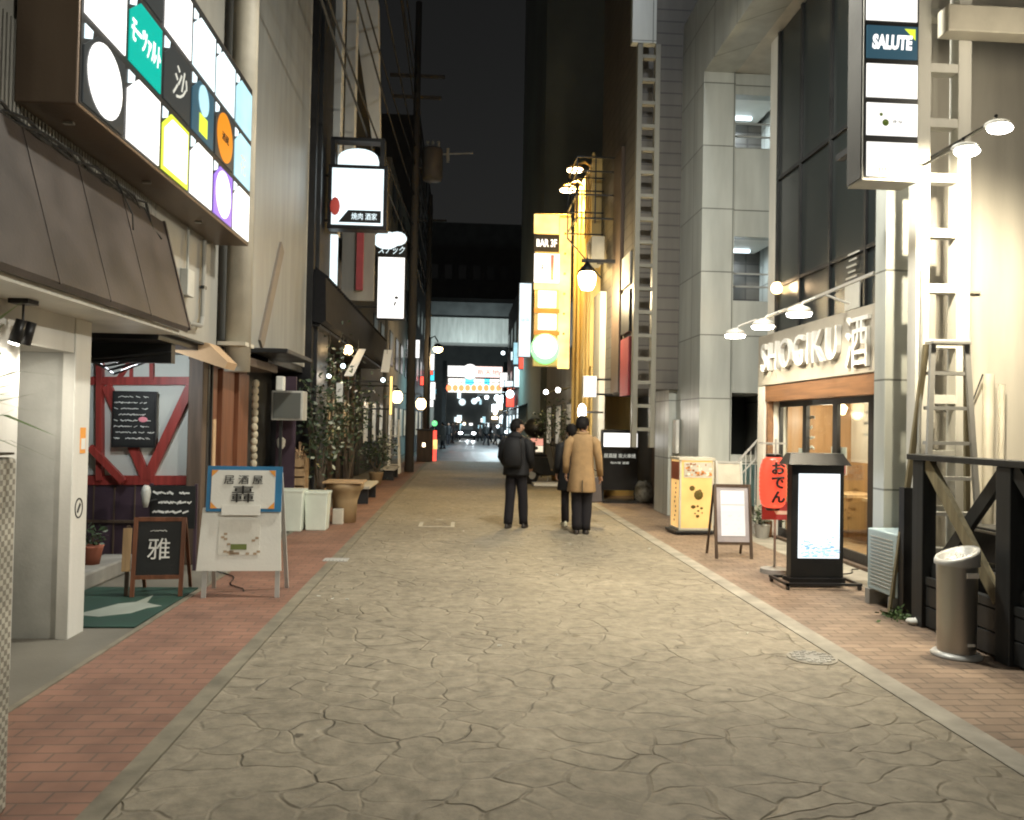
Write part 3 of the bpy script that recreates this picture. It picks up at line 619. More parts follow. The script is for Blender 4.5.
# glass box unit
c0 = thing('display_case', 'grey glass fronted box hung beside the dark doorway', 'display case', (-2.7, 12, 1.7))
a = at(271, 420, 12); b = at(303, 391, 12)
MB().box(a.x, b.x, 12, 12.35, a.z, b.z).build('case', 'grey', c0, bevel=.01)
MB().box(a.x + .03, b.x - .03, 11.985, 11.998, a.z + .03, b.z - .03).build('window', glassmat('case_glass', (.12, .13, .12), .1), c0)
MB().box(a.x + .04, a.x + .16, 12.05, 12.2, b.z + .001, b.z + .22).build('white_bottle', 'paper', c0, bevel=.02)
MB().box(a.x + .1, a.x + .14, 12.1, 12.14, .0, a.z).build('support_post', 'dark', c0)
c1 = thing('wall_lantern', 'small white lamp on the dark doorway wall', 'lamp', (-2.7, 12.3, 1.2))
p = at(281, 443, 12.4); MB().lathe([(.03, -.09), (.06, -.05), (.07, .05), (.03, .09)], p, 12).build('shade', 'paper', c1); MB().box(p.x - .01, p.x + .01, p.y, p.y + .3, p.z - .01, p.z + .01).build('bracket', 'dark', c1)
MB().box(p.x - .15, p.x + .15, p.y + .3, p.y + .34, 0, 2.3).build('wall_post', 'purple', c1)

# ------------------------------------------------------------------ LEFT: black pillar and shops beyond
B4 = thing('black_clad_building', 'narrow black building edge beside the metal clad wall', 'building', (-2.6, 14, 0))
MB().box(-6, -2.56, 13.4, 15.0, 0, 15).build('wall', 'black', B4)
MB().box(-2.558, -2.50, 13.6, 13.66, 0, 14).build('downpipe', 'dark', B4)
B5 = thing('snack_bar_building', 'dark shop building with tiled black eave and white vertical fins', 'building', (-2.8, 18, 0))
MB().box(-7, -2.82, 15.02, 24, 4.3, 15).build('upper_wall', 'darkwall', B5)
MB().box(-7, -3.2, 15.02, 24, 0, 4.3).build('wall', 'black', B5)
for px0, px1, y, z0, z1 in ((325, 341, 15.3, 5.2, 12), (345, 355, 16.5, 6.2, 12)):
    x0 = at(px0, 100, y).x; x1 = at(px1, 100, y).x
    MB().box(x0, x1, y, y + .3, z0, z1).build('fin', 'whitewall', B5, bevel=.01)
fa = [at(352, 0, 17), at(378, 0, 17), at(380, 140, 17), at(372, 140, 17)]
MB().prism([(q.x, q.z) for q in fa], 1, 17, 17.3).build('stair_parapet', 'whitewall', B5)
# lit narrow window and red curtain strips
a = at(326, 285, 15.4); b = at(338, 228, 15.4)
MB().box(a.x, b.x, 15.35, 15.45, a.z, b.z).build('lit_window', 'ewc', B5)
a = at(341, 300, 17.5); b = at(375, 230, 17.5); MB().box(a.x, b.x, 17.5, 17.6, a.z, b.z).build('wall', 'concrete', B5)
a = at(356, 290, 17.4); b = at(364, 230, 17.4); MB().box(a.x, b.x, 17.35, 17.45, a.z, b.z).build('curtain', 'poster', B5)
# eave: ribbed slope
ev = MB(); ev.prism([(-2.42, 3.25), (-2.34, 3.3), (-2.36, 4.02), (-3.18, 4.62), (-3.22, 3.4)], 1, 13.45, 24)
for k in range(42): ev.bar((-2.34, 13.6 + k * .25, 4.04), (-3.18, 13.6 + k * .25, 4.64), .06, .05)
ev.build('eave', 'tilesroof', B5)
MB().box(-3.19, -2.45, 13.5, 23.9, 3.2, 3.24).build('soffit', 'black', B5)
for k in range(7): MB().box(-3.19, -3.1, 15.2 + k * 1.25, 15.35 + k * 1.25, 0, 3.87).build('post', 'brownpost', B5)
# windows softly lit
for k in range(3):
    y = 16.0 + k * 2.5
    o = MB().box(-3.195, -3.15, y, y + 1.0, 1.1, 2.2).build('window', 'brownpost', B5)
    MB().box(-3.149, -3.14, y + .06, y + .94, 1.16, 2.14).build('pane', emat('dim_window_%d' % k, (1, .7, .35), .16, .8), o)

# square lit sign and arched lamp
def litbox(name, label, x0, x1, y, z0, z1, d=.2, m='ew', frame='black', fw=.04, br=None):
    t = thing(name, label, 'sign', ((x0 + x1) / 2, y, z0))
    MB().box(x0, x1, y, y + d, z0, z1).build('casing', frame, t, bevel=.01)
    o = MB().box(x0 + fw, x1 - fw, y - .012, y - .002, z0 + fw, z1 - fw).build('lit_face', m, t)
    if br is not None:
        b = MB()
        for z in (z0 + .15 * (z1 - z0), z0 + .85 * (z1 - z0)): b.bar(((x0 + x1) / 2, y + d / 2, z), (br, y + d / 2, z), .04, .04)
        b.build('bracket', 'dark', t)
    return t, o
a = at(327, 228, 14.2); b = at(388, 166, 14.2)
t, o = litbox('square_sign', 'square lit white sign in a black frame above the left shops', a.x, b.x, 14.2, a.z, b.z, .28, 'ewc', br=-2.6, fw=.07)
q = MB(); yb = 14.17
p0 = at(345, 222, yb); p1 = at(381, 211, yb); q.prism([(p0.x - .12, p0.z), (p1.x, p0.z), (p1.x, p1.z), (p0.x + .05, p1.z)], 1, yb, yb + .01); q.build('banner_print', 'ink', t)
text('焼肉 酒家', 'ewc', t, ((p0.x + p1.x) / 2 + .02, yb - .003, (p0.z + p1.z) / 2), w=.45, h=.12)
p0 = at(335, 206, yb); q = MB(); q.ball((p0.x, yb, p0.z), .11, 10, sq=(.8, .08, 1.5)); q.build('red_print', mat('red_print', (.8, .12, .1), .5), t)
p = at(358, 165, 14.3)
t = thing('arched_lamp', 'half round lit lamp on top of the square sign', 'lamp', p)
q = MB(); hw = .36
q.prism([(p.x - hw, p.z), (p.x + hw, p.z), (p.x + hw, p.z + .12)] + [(p.x + hw * math.cos(a), p.z + .12 + .18 * math.sin(a)) for a in [PI * k / 10 for k in range(1, 10)]] + [(p.x - hw, p.z + .12)], 1, 14.3, 14.45)
q.build('lens', 'ewc', t)
q = MB(); q.box(p.x - .48, p.x - .40, 14.25, 14.5, p.z - .02, p.z + .42); q.box(p.x + .40, p.x + .48, 14.25, 14.5, p.z - .02, p.z + .42); q.box(p.x - .48, p.x + .48, 14.25, 14.5, p.z + .42, p.z + .48); q.build('frame', 'dark', t)
# tall white sign further on
a = at(376, 319, 20); b = at(406, 258, 20)
t, o = litbox('tall_white_sign', 'tall lit white sign with dark band beyond the square sign', a.x, b.x, 20, a.z, b.z + .55, .25, 'ew', br=-3.0, fw=.03)
MB().box(a.x - .02, b.x + .02, 19.95, 19.985, b.z, b.z + .36).build('dark_band', 'ink', t)
text('スナック', 'ewc', t, ((a.x + b.x) / 2, 19.945, b.z + .18), w=.66, h=.2, lean=.3)
p = at(391, 240, 19.9); q = MB(); q.ball((p.x - .12, 19.95, p.z), .28, 14, sq=(1.2, .2, .8)); q.ball((p.x + .15, 19.95, p.z + .05), .2, 12, sq=(1.2, .2, .9)); q.build('cloud_top', 'ewc', t)
q = MB(); q.ball((a.x + .5, 19.985, a.z + .55), .05, 8, sq=(1, .1, .7)); q.bar((a.x + .45, 19.985, a.z + .35), (a.x + .48, 19.985, a.z + .45), .01, .04); q.build('small_print', 'ink', t)

# ------------------------------------------------------------------ chalk A-boards and the izakaya sign (left pavement)
def aboard(name, label, loc, rz, w, h, leg, m_frame, m_panel, depth=.36, fw=.035):
    """A-frame: front panel leaning back; legs"""
    t = thing(name, label, 'sign board', loc, rz)
    def fp(x, s, y0=0): # s = height along the panel
        return (x, y0 + s * math.sin(.13) - .0, s * math.cos(.13))
    for x in (-w / 2 + fw / 2, w / 2 - fw / 2):
        MB().bar(fp(x, 0), fp(x, h), fw, .022).build('leg', m_frame, t, world=False)
        MB().bar((x, depth + 0.06, 0), (x, h * math.sin(.13) + .03, h * math.cos(.13) - .02), fw * .8, .02).build('leg', m_frame, t, world=False)
    for zz in (h - fw / 2, leg): MB().bar(fp(-w / 2 + fw, zz), fp(w / 2 - fw, zz), .02, fw).build('crosspiece', m_frame, t, world=False)
    a, b, c, d = fp(-w / 2 + fw, leg + fw / 2, -.0), fp(w / 2 - fw, leg + fw / 2, 0), fp(w / 2 - fw, h - fw, 0), fp(-w / 2 + fw, h - fw, 0)
    o = MB().add([a, b, c, d] + [(p[0], p[1] + .012, p[2]) for p in (a, b, c, d)], [(0, 1, 2, 3), (7, 6, 5, 4), (0, 4, 5, 1), (1, 5, 6, 2), (2, 6, 7, 3), (3, 7, 4, 0)]).build('panel', m_panel, t, world=False)
    return t, o, fp
p0 = gr(130, 598); p1 = gr(180, 598); cx = gr(156, 598)
t, o, fp = aboard('chalk_board', 'black chalk A-board in a red brown wooden frame on the green mat', (cx.x, cx.y, .012), 0.12, .44, .70, .17, 'redwood', 'chalk')
text('雅', 'chalkw', o, (0, fp(0, .42)[1] - .004, fp(0, .42)[2]), w=.19, h=.19, tilt=-.13, world=False)
q = MB(); rn = random.Random(2); scrib(q, 0, fp(0, .58)[2], .16, .05, fp(0, .58)[1] - .003, 1, rnd=rn); q.build('chalk_writing', 'chalkw', o, world=False)
# beige roll leaning left of it
t = thing('wooden_stand', 'pale wooden plank stand left of the black chalk A-board', 'stand', (gr(126, 597).x, gr(126, 597).y, .012), .1)
MB().bar((0, 0, 0), (0.0, .03, .62), .03, .03).build('leg', 'brownpost', t, world=False); MB().bar((.0, -.03, .22), (0, .0, .6), .07, .02).build('plank', 'tanwood', t, world=False)
# tall chalk board behind
p = gr(176, 574)
t = thing('chalk_board', 'taller chalk board with white writing standing behind the A-board', 'sign board', (p.x, p.y + .2, 0), 0)
a = at(150, 528, p.y + .2); b = at(196, 486, p.y + .2)
for x in (a.x, b.x): MB().box(x - .015, x + .015, p.y + .2, p.y + .23, 0, b.z + .02).build('leg', 'purple', t)
MB().box(a.x, b.x, p.y + .18, p.y + .2, a.z, b.z).build('panel', 'chalk', t)
q = MB(); rn = random.Random(12); scrib(q, (a.x + b.x) / 2, (a.z + b.z) / 2, b.x - a.x - .06, b.z - a.z - .05, p.y + .176, 4, rnd=rn, th=.5, dens=.95); q.build('chalk_writing', 'chalkw', t)
p = at(146, 492, p.y + .1); t2 = thing('spray_bottle', 'small pale object clipped to the chalk board corner', 'clip lamp', (p.x, p.y, p.z - .05))
MB().lathe([(.02, -.16), (.035, -.1), (.05, 0), (.04, .05), (.02, .07)], p, 12).build('lamp_body', 'grey', t2, smooth=True); MB().bar((p.x, p.y, p.z - .1), (p.x + .1, p.y + .1, p.z - .08), .015, .015).build('clip', 'dark', t2)
# izakaya white sign
p = gr(238, 598)
IZ = thing('izakaya_sign', 'white A-board with blue bordered header reading izakaya on the red bricks', 'sign board', (p.x, p.y, .002), .05)
w_ = .72
tl = .10
def fq(x, s, dy=0): return (x, dy + s * math.sin(tl), s * math.cos(tl))
for x in (-.30, .34):
    MB().bar(fq(x, 0), fq(x * .95, 1.12), .04, .02).build('leg', 'alu', IZ, world=False)
    MB().bar((x * 1.05, .42, 0), fq(x * .95, 1.12, .04), .035, .02).build('leg', 'alu', IZ, world=False)
def slab(pts, th=.015): return MB().add([*pts] + [(q[0], q[1] + th, q[2]) for q in pts], [(0, 1, 2, 3), (7, 6, 5, 4), (0, 4, 5, 1), (1, 5, 6, 2), (2, 6, 7, 3), (3, 7, 4, 0)])
slab([fq(-.37, .24, -.02), fq(.37, .24, -.02), fq(.34, .80, -.02), fq(-.34, .80, -.02)]).build('lower_panel', 'paper', IZ, world=False)
hd = slab([fq(-.31, .77, -.04), fq(.35, .77, -.04), fq(.35, 1.18, -.04), fq(-.31, 1.18, -.04)]).build('header_panel', 'blue', IZ, world=False)
slab([fq(-.27, .80, -.045), fq(.29, .80, -.045), fq(.29, 1.145, -.045), fq(-.27, 1.145, -.045)], .004).build('header_face', 'paper', hd, world=False)
q = MB()
for sx, sz in ((-.27, .80), (.29, .80), (-.27, 1.145), (.29, 1.145)):
    ux = .06 if sx < 0 else -.06; uz = .06 if sz < 1 else -.06
    q.add([fq(sx, sz, -.048), fq(sx + ux, sz, -.048), fq(sx, sz + uz, -.048)], [(0, 1, 2)])
q.build('corner_print', 'orange', hd, world=False)
c = fq(.01, 1.06, -.049); text('居 酒 屋', 'ink', hd, c, w=.34, h=.08, tilt=-tl, world=False)
c = fq(.01, .93, -.049); text('轟', 'ink', hd, c, w=.2, h=.15, tilt=-tl, world=False)
slab([fq(-.17, .74, -.05), fq(.17, .74, -.05), fq(.17, .83, -.05), fq(-.17, .83, -.05)], .006).build('paper_slip', 'paper', IZ, world=False)
po = slab([fq(-.19, .38, -.025), fq(.17, .38, -.025), fq(.17, .70, -.025), fq(-.19, .70, -.025)], .004).build('menu_poster', mat('cream_paper', (.68, .67, .6), .6), IZ, world=False)
slab([fq(-.08, .43, -.028), fq(.06, .43, -.028), fq(.06, .48, -.028), fq(-.08, .48, -.028)], .002).build('food_print', mat('olive_print', (.16, .2, .06), .6), po, world=False)
q = MB(); rn = random.Random(4)
for k in range(26):
    x = rn.uniform(-.17, .15); s = rn.choice([rn.uniform(.38, .42), rn.uniform(.46, .56)]); 
    if abs(x) < .09 and s > .43: continue
    q.add([fq(x, s, -.027), fq(x + .03, s, -.027), fq(x + .03, s + .02, -.027), fq(x, s + .02, -.027)], [(0, 1, 2, 3)])
q.build('small_print', mat('faded_print', (.4, .3, .2), .6), po, world=False)

# low stone edge, step
t = tag(MB().box(-3.75, -3.42, 6.6, 8.6, 0, .16).build('stone_step', 'concrete', bevel=.02), 'low pale stone step beside the green mat', 'step')
t = thing('clay_pot', 'small terracotta pot on the stone step', 'pot', (-3.6, 8.0, .16)); MB().lathe([(.07, 0), (.1, .16), (.11, .18), (.09, .18)], n=16).build('pot', mat('terracotta', (.3, .1, .06), .7), t, world=False, smooth=True)
lf = MB(); rn = random.Random(9)
for k in range(60): lf.leaf((rn.gauss(0, .06), rn.gauss(0, .06), .2 + abs(rn.gauss(0, .08))), .07, rnd=rn)
lf.build('foliage', 'leaf', t, world=False)

# white planters, wood box, tub
def planter(label, px0, px1, py0, py1, m='plas', name='planter'):
    g0 = gr((px0 + px1) / 2, py1); Y = g0.y; a = at(px0, py0, Y); b = at(px1, py0, Y); w = b.x - a.x; h = a.z
    t = thing(name, label, 'planter', (g0.x, Y + w / 2, 0))
    MB().add([(sx * w * k, sy * w * .5 * (k * 2) , z) for z, k in ((0, .42), (h, .5)) for sx, sy in ((-1, -1), (1, -1), (1, 1), (-1, 1))],
             [(0, 3, 2, 1), (0, 1, 5, 4), (1, 2, 6, 5), (2, 3, 7, 6), (3, 0, 4, 7), (4, 5, 6, 7)]).build('box', m, t, world=False, bevel=.015)
    MB().box(-w * .52, w * .52, -w * .52, w * .52, h - .03, h + .004).build('rim', m, t, world=False, bevel=.006)
    return t, h, w
t, h, w_ = planter('tall white plastic planter nearest the izakaya sign', 278, 302, 490, 532)
t, h, w_ = planter('tall white plastic planter beside the brown tub', 303, 327, 492, 531)
p = gr(292, 524)
t = thing('wooden_crate', 'rough wooden crate with twigs behind the white planters', 'crate', (-2.75, p.y + .75, 0))
q = MB()
for k in range(6): q.box(-.2, .2, -.16, -.14, .1 + k * .15, .22 + k * .15)
q.box(-.2, .2, .14, .16, .0, 1.0); q.box(-.2, -.18, -.14, .14, 0, 1.0); q.box(.18, .2, -.14, .14, 0, 1.0); q.build('slats', 'tanwood', t, world=False)
q = MB(); rn = random.Random(6)
for k in range(22): x = rn.uniform(-.15, .15); y = rn.uniform(-.1, .1); q.tube([(x, y, .8), (x + rn.uniform(-.1, .1), y + rn.uniform(-.1, .1), rn.uniform(1.05, 1.3))], .008, 5)
for k in range(80): q.leaf((rn.uniform(-.18, .18), rn.uniform(-.12, .12), rn.uniform(.95, 1.12)), .08, rnd=rn)
q.build('twigs', 'tan', t, world=False)
p = gr(342, 524)
t = thing('wide_tub', 'wide brown tub with flared rim beside the white planters', 'tub', (p.x, p.y + .25, 0))
MB().lathe([(.18, 0), (.2, .35), (.25, .5), (.30, .55), (.30, .62), (.26, .63)], n=24).build('tub', 'pot', t, world=False, smooth=True)
MB().box(-.31, .31, -.31, .31, .632, .66).build('lid_board', 'tanwood', t, world=False, bevel=.006)
MB().box(-.14, .02, -.32, -.2, 0, .24).build('block', 'ivory', t, world=False, bevel=.01)
for n_, (px, py, hh) in enumerate(((366, 503, .3), (392, 480, .28))):
    p = gr(px, py); t = thing('bench', ('low pale plank bench beside the brown tub', 'low pale plank bench further up the left kerb')[n_], 'bench', (p.x - .1, p.y + .5, 0))
    MB().box(-.2, .2, -.8, .8, hh, hh + .05).build('seat', 'ivory', t, world=False, bevel=.006)
    for y in (-.7, .65): MB().box(-.16, .16, y, y + .06, 0, hh - .001).build('leg', 'dark', t, world=False)
# shrubs
def shrub(name, label, x, y, h, r, n, seed, mleaf=('leaf', 'leafw'), frac=.15, cat='plant', size=.10):
    rn = random.Random(seed); t = thing(name, label, cat, (x, y, 0))
    MB().lathe([(.13, 0), (.18, .3), (.19, .32), (.15, .32)], n=16).build('pot', 'pot', t, world=False, smooth=True)
    st = MB(); cr = []
    for k in range(7):
        a = rn.random() * 6.28; e = (r * .7 * math.cos(a), r * .7 * math.sin(a), h * rn.uniform(.5, .95)); st.tube([(0, 0, .3), (e[0] * .4, e[1] * .4, h * .4), e], [.022, .014, .005], 6); cr.append(e)
    st.build('stems', 'stem', t, world=False)
    lf = MB()
    for c in cr:
        for k in range(n // 5):
            lf.leaf((c[0] + rn.gauss(0, r * .35), c[1] + rn.gauss(0, r * .35), c[2] + rn.gauss(0, h * .13)), size, 0 if rn.random() > frac else 1, rn)
    lf.build('foliage', list(mleaf), t, world=False); return t
shrub('potted_shrub', 'leafy potted shrub with pale leaf edges beside the black pillar', -2.35, 13.3, 2.3, .35, 420, 1, frac=.12)
shrub('potted_shrub', 'taller dark potted shrub between the pillar and the pink umbrella', -2.75, 15.2, 2.9, .5, 560, 2, frac=.15)
shrub('potted_shrub', 'dark potted shrub beyond the pink umbrella', -2.5, 17.6, 2.4, .45, 420, 3, frac=.12)
shrub('potted_shrub', 'low potted bush near the far left bench', -2.2, 20.5, 1.3, .4, 300, 4, frac=.1)
# furled umbrella
p = gr(345, 485)
t = thing('furled_umbrella', 'furled pink and white umbrella standing among the potted shrubs', 'umbrella', (p.x - .1, 15.8, 0))
MB().rings([(0, 0, .35, .02, .02, 1), (0, 0, .8, .1, .1, 1), (0, 0, 1.35, .12, .12, 1), (0, 0, 1.5, .03, .03, 1)], 20, .12).build('canopy', mat('pink_cloth', (.5, .12, .2), .7), t, world=False, smooth=True)
MB().tube([(0, 0, 0), (0, 0, 1.75)], .015, 8).build('pole', 'paper', t, world=False); MB().lathe([(.2, 0), (.2, .06), (.04, .1)]).build('base', 'dark', t, world=False)
# hanging white papers and lights under eave
for n_, (px0, px1, py0, py1, Y, tilt) in enumerate(((350, 366, 349, 376, 15.6, .4), (382, 392, 350, 372, 18.5, .1), (336, 343, 383, 402, 14.6, 0))):
    a = at(px0, py1, Y); b = at(px1, py0, Y)
    t = thing('hanging_banner', ('tilted white paper banner hanging under the black eave', 'white cloth banner hanging at the far end of the black eave', 'narrow white paper strip hanging low among the shrubs')[n_], 'banner', ((a.x + b.x) / 2, Y, a.z))
    q = MB(); q.add([(a.x - tilt * .3, Y, a.z), (b.x - tilt * .6, Y, a.z), (b.x, Y, b.z), (a.x + tilt * .4, Y, b.z)] + [(a.x - tilt * .3, Y + .01, a.z), (b.x - tilt * .6, Y + .01, a.z), (b.x, Y + .01, b.z), (a.x + tilt * .4, Y + .01, b.z)], [(0, 1, 2, 3), (7, 6, 5, 4), (0, 4, 5, 1), (1, 5, 6, 2), (2, 6, 7, 3), (3, 7, 4, 0)])
    q.build('cloth', 'white', t); MB().tube([((a.x + b.x) / 2, Y, b.z), ((a.x + b.x) / 2, Y, 3.2)], .006, 5).build('cord', 'dark', t)
for n_, (px, py, Y, mm, r) in enumerate(((343, 366, 15, 'ecool', .045), (329, 376, 14.3, 'ecool', .04), (383, 380, 19, 'ecool', .05), (348, 350, 15.5, 'ewarmlow', .1))):
    p = at(px, py, Y); t = thing('eave_lamp', ('small white bulb hanging above the shrubs', 'small white bulb nearest the black pillar', 'small white bulb near the far end of the eave', 'warm yellow lamp tucked up under the eave')[n_], 'lamp', p)
    MB().ball(p, r, 12).build('bulb', mm, t, smooth=True); MB().tube([(p.x, p.y, p.z + r * .8), (p.x, p.y, 3.2)], .008, 5).build('cord', 'dark', t)
point('eave_glow', at(343, 378, 15) , 5, (1, .85, .65), .1)
point('eave_glow', at(360, 400, 18) , 7, (1, .85, .65), .1)
# vertical striped lit sign
a = at(389, 415, 19.5); b = at(393, 376, 19.5)
t, o = litbox('narrow_sign', 'narrow yellow striped lit sign under the far end of the eave', a.x, b.x, 19.5, a.z, b.z, .1, 'eyel', fw=.01, br=-3.1)
# wall lanterns
def globe(label, px, py, Y, r, wallx, m='ewarmlow', power=0, name='wall_lantern'):
    p = at(px, py, Y); t = thing(name, label, 'lantern', (p.x, p.y, p.z - r))
    MB().lathe([(r * .5, -r * 1.1), (r, -r * .5), (r, r * .5), (r * .55, r * 1.1)], p, 14).build('globe', m, t, smooth=True)
    MB().lathe([(r * .7, r * 1.1), (r * .2, r * 1.6)], p, 12).build('cap', 'dark', t)
    MB().tube([(p.x, p.y, p.z + r * 1.5), (p.x, p.y, p.z + r * 2), (wallx, p.y, p.z + r * 2)], .02, 6).build('bracket', 'dark', t)
    if power: point('lantern_light', (p.x, p.y, p.z - r * 1.5), power, (1, .75, .45), r, t)
    return t
globe('round warm lantern on the left shops nearest the utility pole', 397, 397, 22, .15, -3.1, power=12)
globe('small yellow lantern on the left beyond the utility pole', 421, 404, 32, .2, -3.3)

# white stepladder / bicycle like frames
p = gr(402, 472)
t = thing('folding_ladder', 'white folding stepladder leaning at the far left shopfront', 'stepladder', (p.x - .2, p.y - 1, 0))
for x in (-.18, .18):
    MB().bar((x, 0, 0), (x * .6, .3, 1.7), .05, .04).build('rail', 'white', t, world=False); MB().bar((x, .65, 0), (x * .6, .32, 1.68), .04, .03).build('rail', 'white', t, world=False)
for k in range(5): MB().box(-.15, .15, .05 + .06 * k - .03, .05 + .06 * k + .03, .28 + .3 * k, .3 + .3 * k).build('step', 'white', t, world=False)

# ------------------------------------------------------------------ utility poles, wires
def upole(label, x, y, h, r0, r1, trans=None, arms=()):
    t = thing('utility_pole', label, 'utility pole', (x, y, 0))
    MB().tube([(0, 0, 0), (0, 0, h)], [r0, r1], 14).build('pole', 'pole', t, world=False, smooth=True)
    for z, l in arms: MB().box(-l / 2, l / 2, -.05, .05, z, z + .09).build('crossarm', 'pole', t, world=False)
    if trans:
        z, dx = trans; MB().lathe([(.3, 0), (.34, .08), (.34, .95), (.3, 1.05), (.1, 1.1)], (dx, 0, z), 16).build('transformer', mat('transformer_grey', (.13, .125, .115), .6), t, world=False, smooth=True)
        q = MB()
        for k in range(3): q.lathe([(.03, 0), (.06, .05), (.03, .1), (.06, .15), (.03, .22)], (dx - .18 + k * .18, 0, z + 1.1), 10)
        q.build('insulators', 'grey', t, world=False, smooth=True)
        MB().box(-.05, dx, -.04, .04, z + .4, z + .48).build('hanger', 'dark', t, world=False)
    return t
p = at(409, 470, 26); upole('concrete utility pole with a grey transformer beside the left shops', p.x, 26, 15.5, .15, .10, (9.6, .55), ((12.3, 1.6), (13.0, 1.8)))
p = at(425, 460, 36); upole('slimmer utility pole further along the left side', p.x, 36, 12, .16, .1, None, ((10.8, 1.5),))
def cable(label, pts, r=.02):
    o = MB()
    o.tube(pts, r, 5); q = o.build('overhead_cable', 'dark'); return tag(q, label, 'cable', 'overhead cables along the left side')
def sag(a, b, s, n=14):
    a, b = Vector(a), Vector(b); return [a.lerp(b, k / n) - Vector((0, 0, s * 4 * (k / n) * (1 - k / n))) for k in range(n + 1)]
cg = mat('cable_grey', (.03, .03, .03), .7)
for k, (x, z0) in enumerate(((-1.75, 10.6), (-1.6, 12.4), (-2.0, 9.0), (-1.5, 13.0), (-2.2, 8.0), (-1.9, 7.2), (-1.3, 11.6), (-2.3, 10.0))):
    c = cable('grey overhead cable sagging along the left shop fronts', sag((x, 2, z0), (-1.75, 26, z0 + .1), .5)); c.data.materials[0] = cg
    c = cable('grey overhead cable sagging along the left shop fronts', sag((-1.75, 26, z0 + .1), (-1.75, 36, min(10.8, z0)), .25)); c.data.materials[0] = cg
# TV style aerial arm off the pole
t = thing('aerial', 'thin horizontal aerial arm beside the transformer', 'aerial', at(438, 156, 26)); a = at(425, 155, 26); b = at(473, 153, 26)
q = MB(); q.tube([a, b], .025, 6); q.tube([(a.x + .75, 26, a.z - .2), (a.x + .75, 26, a.z + .25)], .05, 8); q.build('arm', 'grey', t)

# far left buildings
def block(label, x0, x1, y0, y1, h, m, wins=0, side=1, cat='building', name='shop_building', lit=None):
    t = thing(name, label, cat, ((x0 + x1) / 2, y0, 0)); MB().box(x0, x1, y0, y1, 0, h).build('wall', m, t)
    xf = x1 if side > 0 else x0
    rn = random.Random(int(y0 * 10))
    for k in range(wins):
        for f in range(int(h // 3)):
            y = y0 + (k + .25) * (y1 - y0) / wins; l = (y1 - y0) / wins * .5; z = .9 + 3 * f
            o = MB().box(min(xf, xf + side * .03), max(xf, xf + side * .03), y, y + l, z, z + 1.4).build('window', 'dark', t)
            g = lit if (lit and f == 0) else 'glass'
            MB().box(min(xf + side * .031, xf + side * .036), max(xf + side * .031, xf + side * .036), y + .06, y + l - .06, z + .06, z + 1.34).build('pane', g, o)
    return t
ll = emat('dim_shop_light', (1, .85, .6), .35, .85)
block('dark shop house with dim lit windows beyond the eave', -8, -3.1, 24.02, 31, 9, 'darkwall', 3, lit=ll)
block('grey concrete shop building behind the second utility pole', -9, -3.0, 31.02, 42, 12, 'concrete', 4, lit=ll)
block('tall dark building at the far left end of the street', -9, -2.6, 42.02, 60, 18, 'darkwall', 5, lit=ll)
# street lamp at left far
def streetlamp(label, x, y, z, arm, m='ewarm', r=.2, power=120, col=(1, .72, .4), post=True):
    t = thing('street_lamp', label, 'street lamp', (x - arm, y, 0))
    if post: MB().tube([(x - arm, y, 0), (x - arm, y, z + .5)], [.07, .05], 10).build('post', 'dark', t, smooth=True)
    MB().tube([(x - arm, y, z + .45), (x - arm * .4, y, z + .55), (x, y, z + .3)], .03, 8).build('arm', 'dark', t)
    MB().lathe([(r * 1.15, r * .3), (r * .8, r * .9), (r * .2, r * 1.2)], (x, y, z), 16).build('shade', 'dark', t, smooth=True)
    MB().ball((x, y, z), r, 14, sq=(1, 1, .8)).build('globe', m, t, smooth=True)
    point('lamp_light', (x, y, z - r * 1.3), power, col, .15, t)
    return t
p = at(438, 349, 34); streetlamp('warm street lamp on a post on the far left kerb', p.x, 34, p.z, .35, r=.2, power=130)

# ------------------------------------------------------------------ FAR END of the street
A = thing('street_arch', 'lit white and pink sign arch spanning the far end of the street', 'arch', (1, 62, 0))
a = at(447, 378, 62); b = at(503, 366, 62)
for x in (a.x - .2, b.x + .2): MB().box(x - .15, x + .15, 61.9, 62.2, 0, b.z + .3).build('post', 'dark', A)
MB().box(a.x, b.x, 62, 62.3, a.z, b.z).build('beam', 'dark', A)
MB().box(a.x + .05, a.x + 2.0, 61.95, 61.99, a.z + .12, b.z - .08).build('lit_face', 'ew', A)
MB().box(a.x + 2.0, b.x - .05, 61.95, 61.99, a.z + .12, b.z - .08).build('lit_face', emat('lit_pinkish', (1, .72, .66), 1.6, .2), A)
text('新天地', 'ered', A, (a.x + 3.2, 61.94, (a.z + b.z) / 2), w=1.8, h=.4)
c = ((a.x + b.x) / 2 - .4, 61.85, (a.z + b.z) / 2); q = MB(); q.prism([(c[0] + .6 * math.cos(2 * PI * k / 20), c[2] + .6 * math.sin(2 * PI * k / 20)) for k in range(20)], 1, 61.8, 61.9); q.build('round_emblem', 'ew', A)
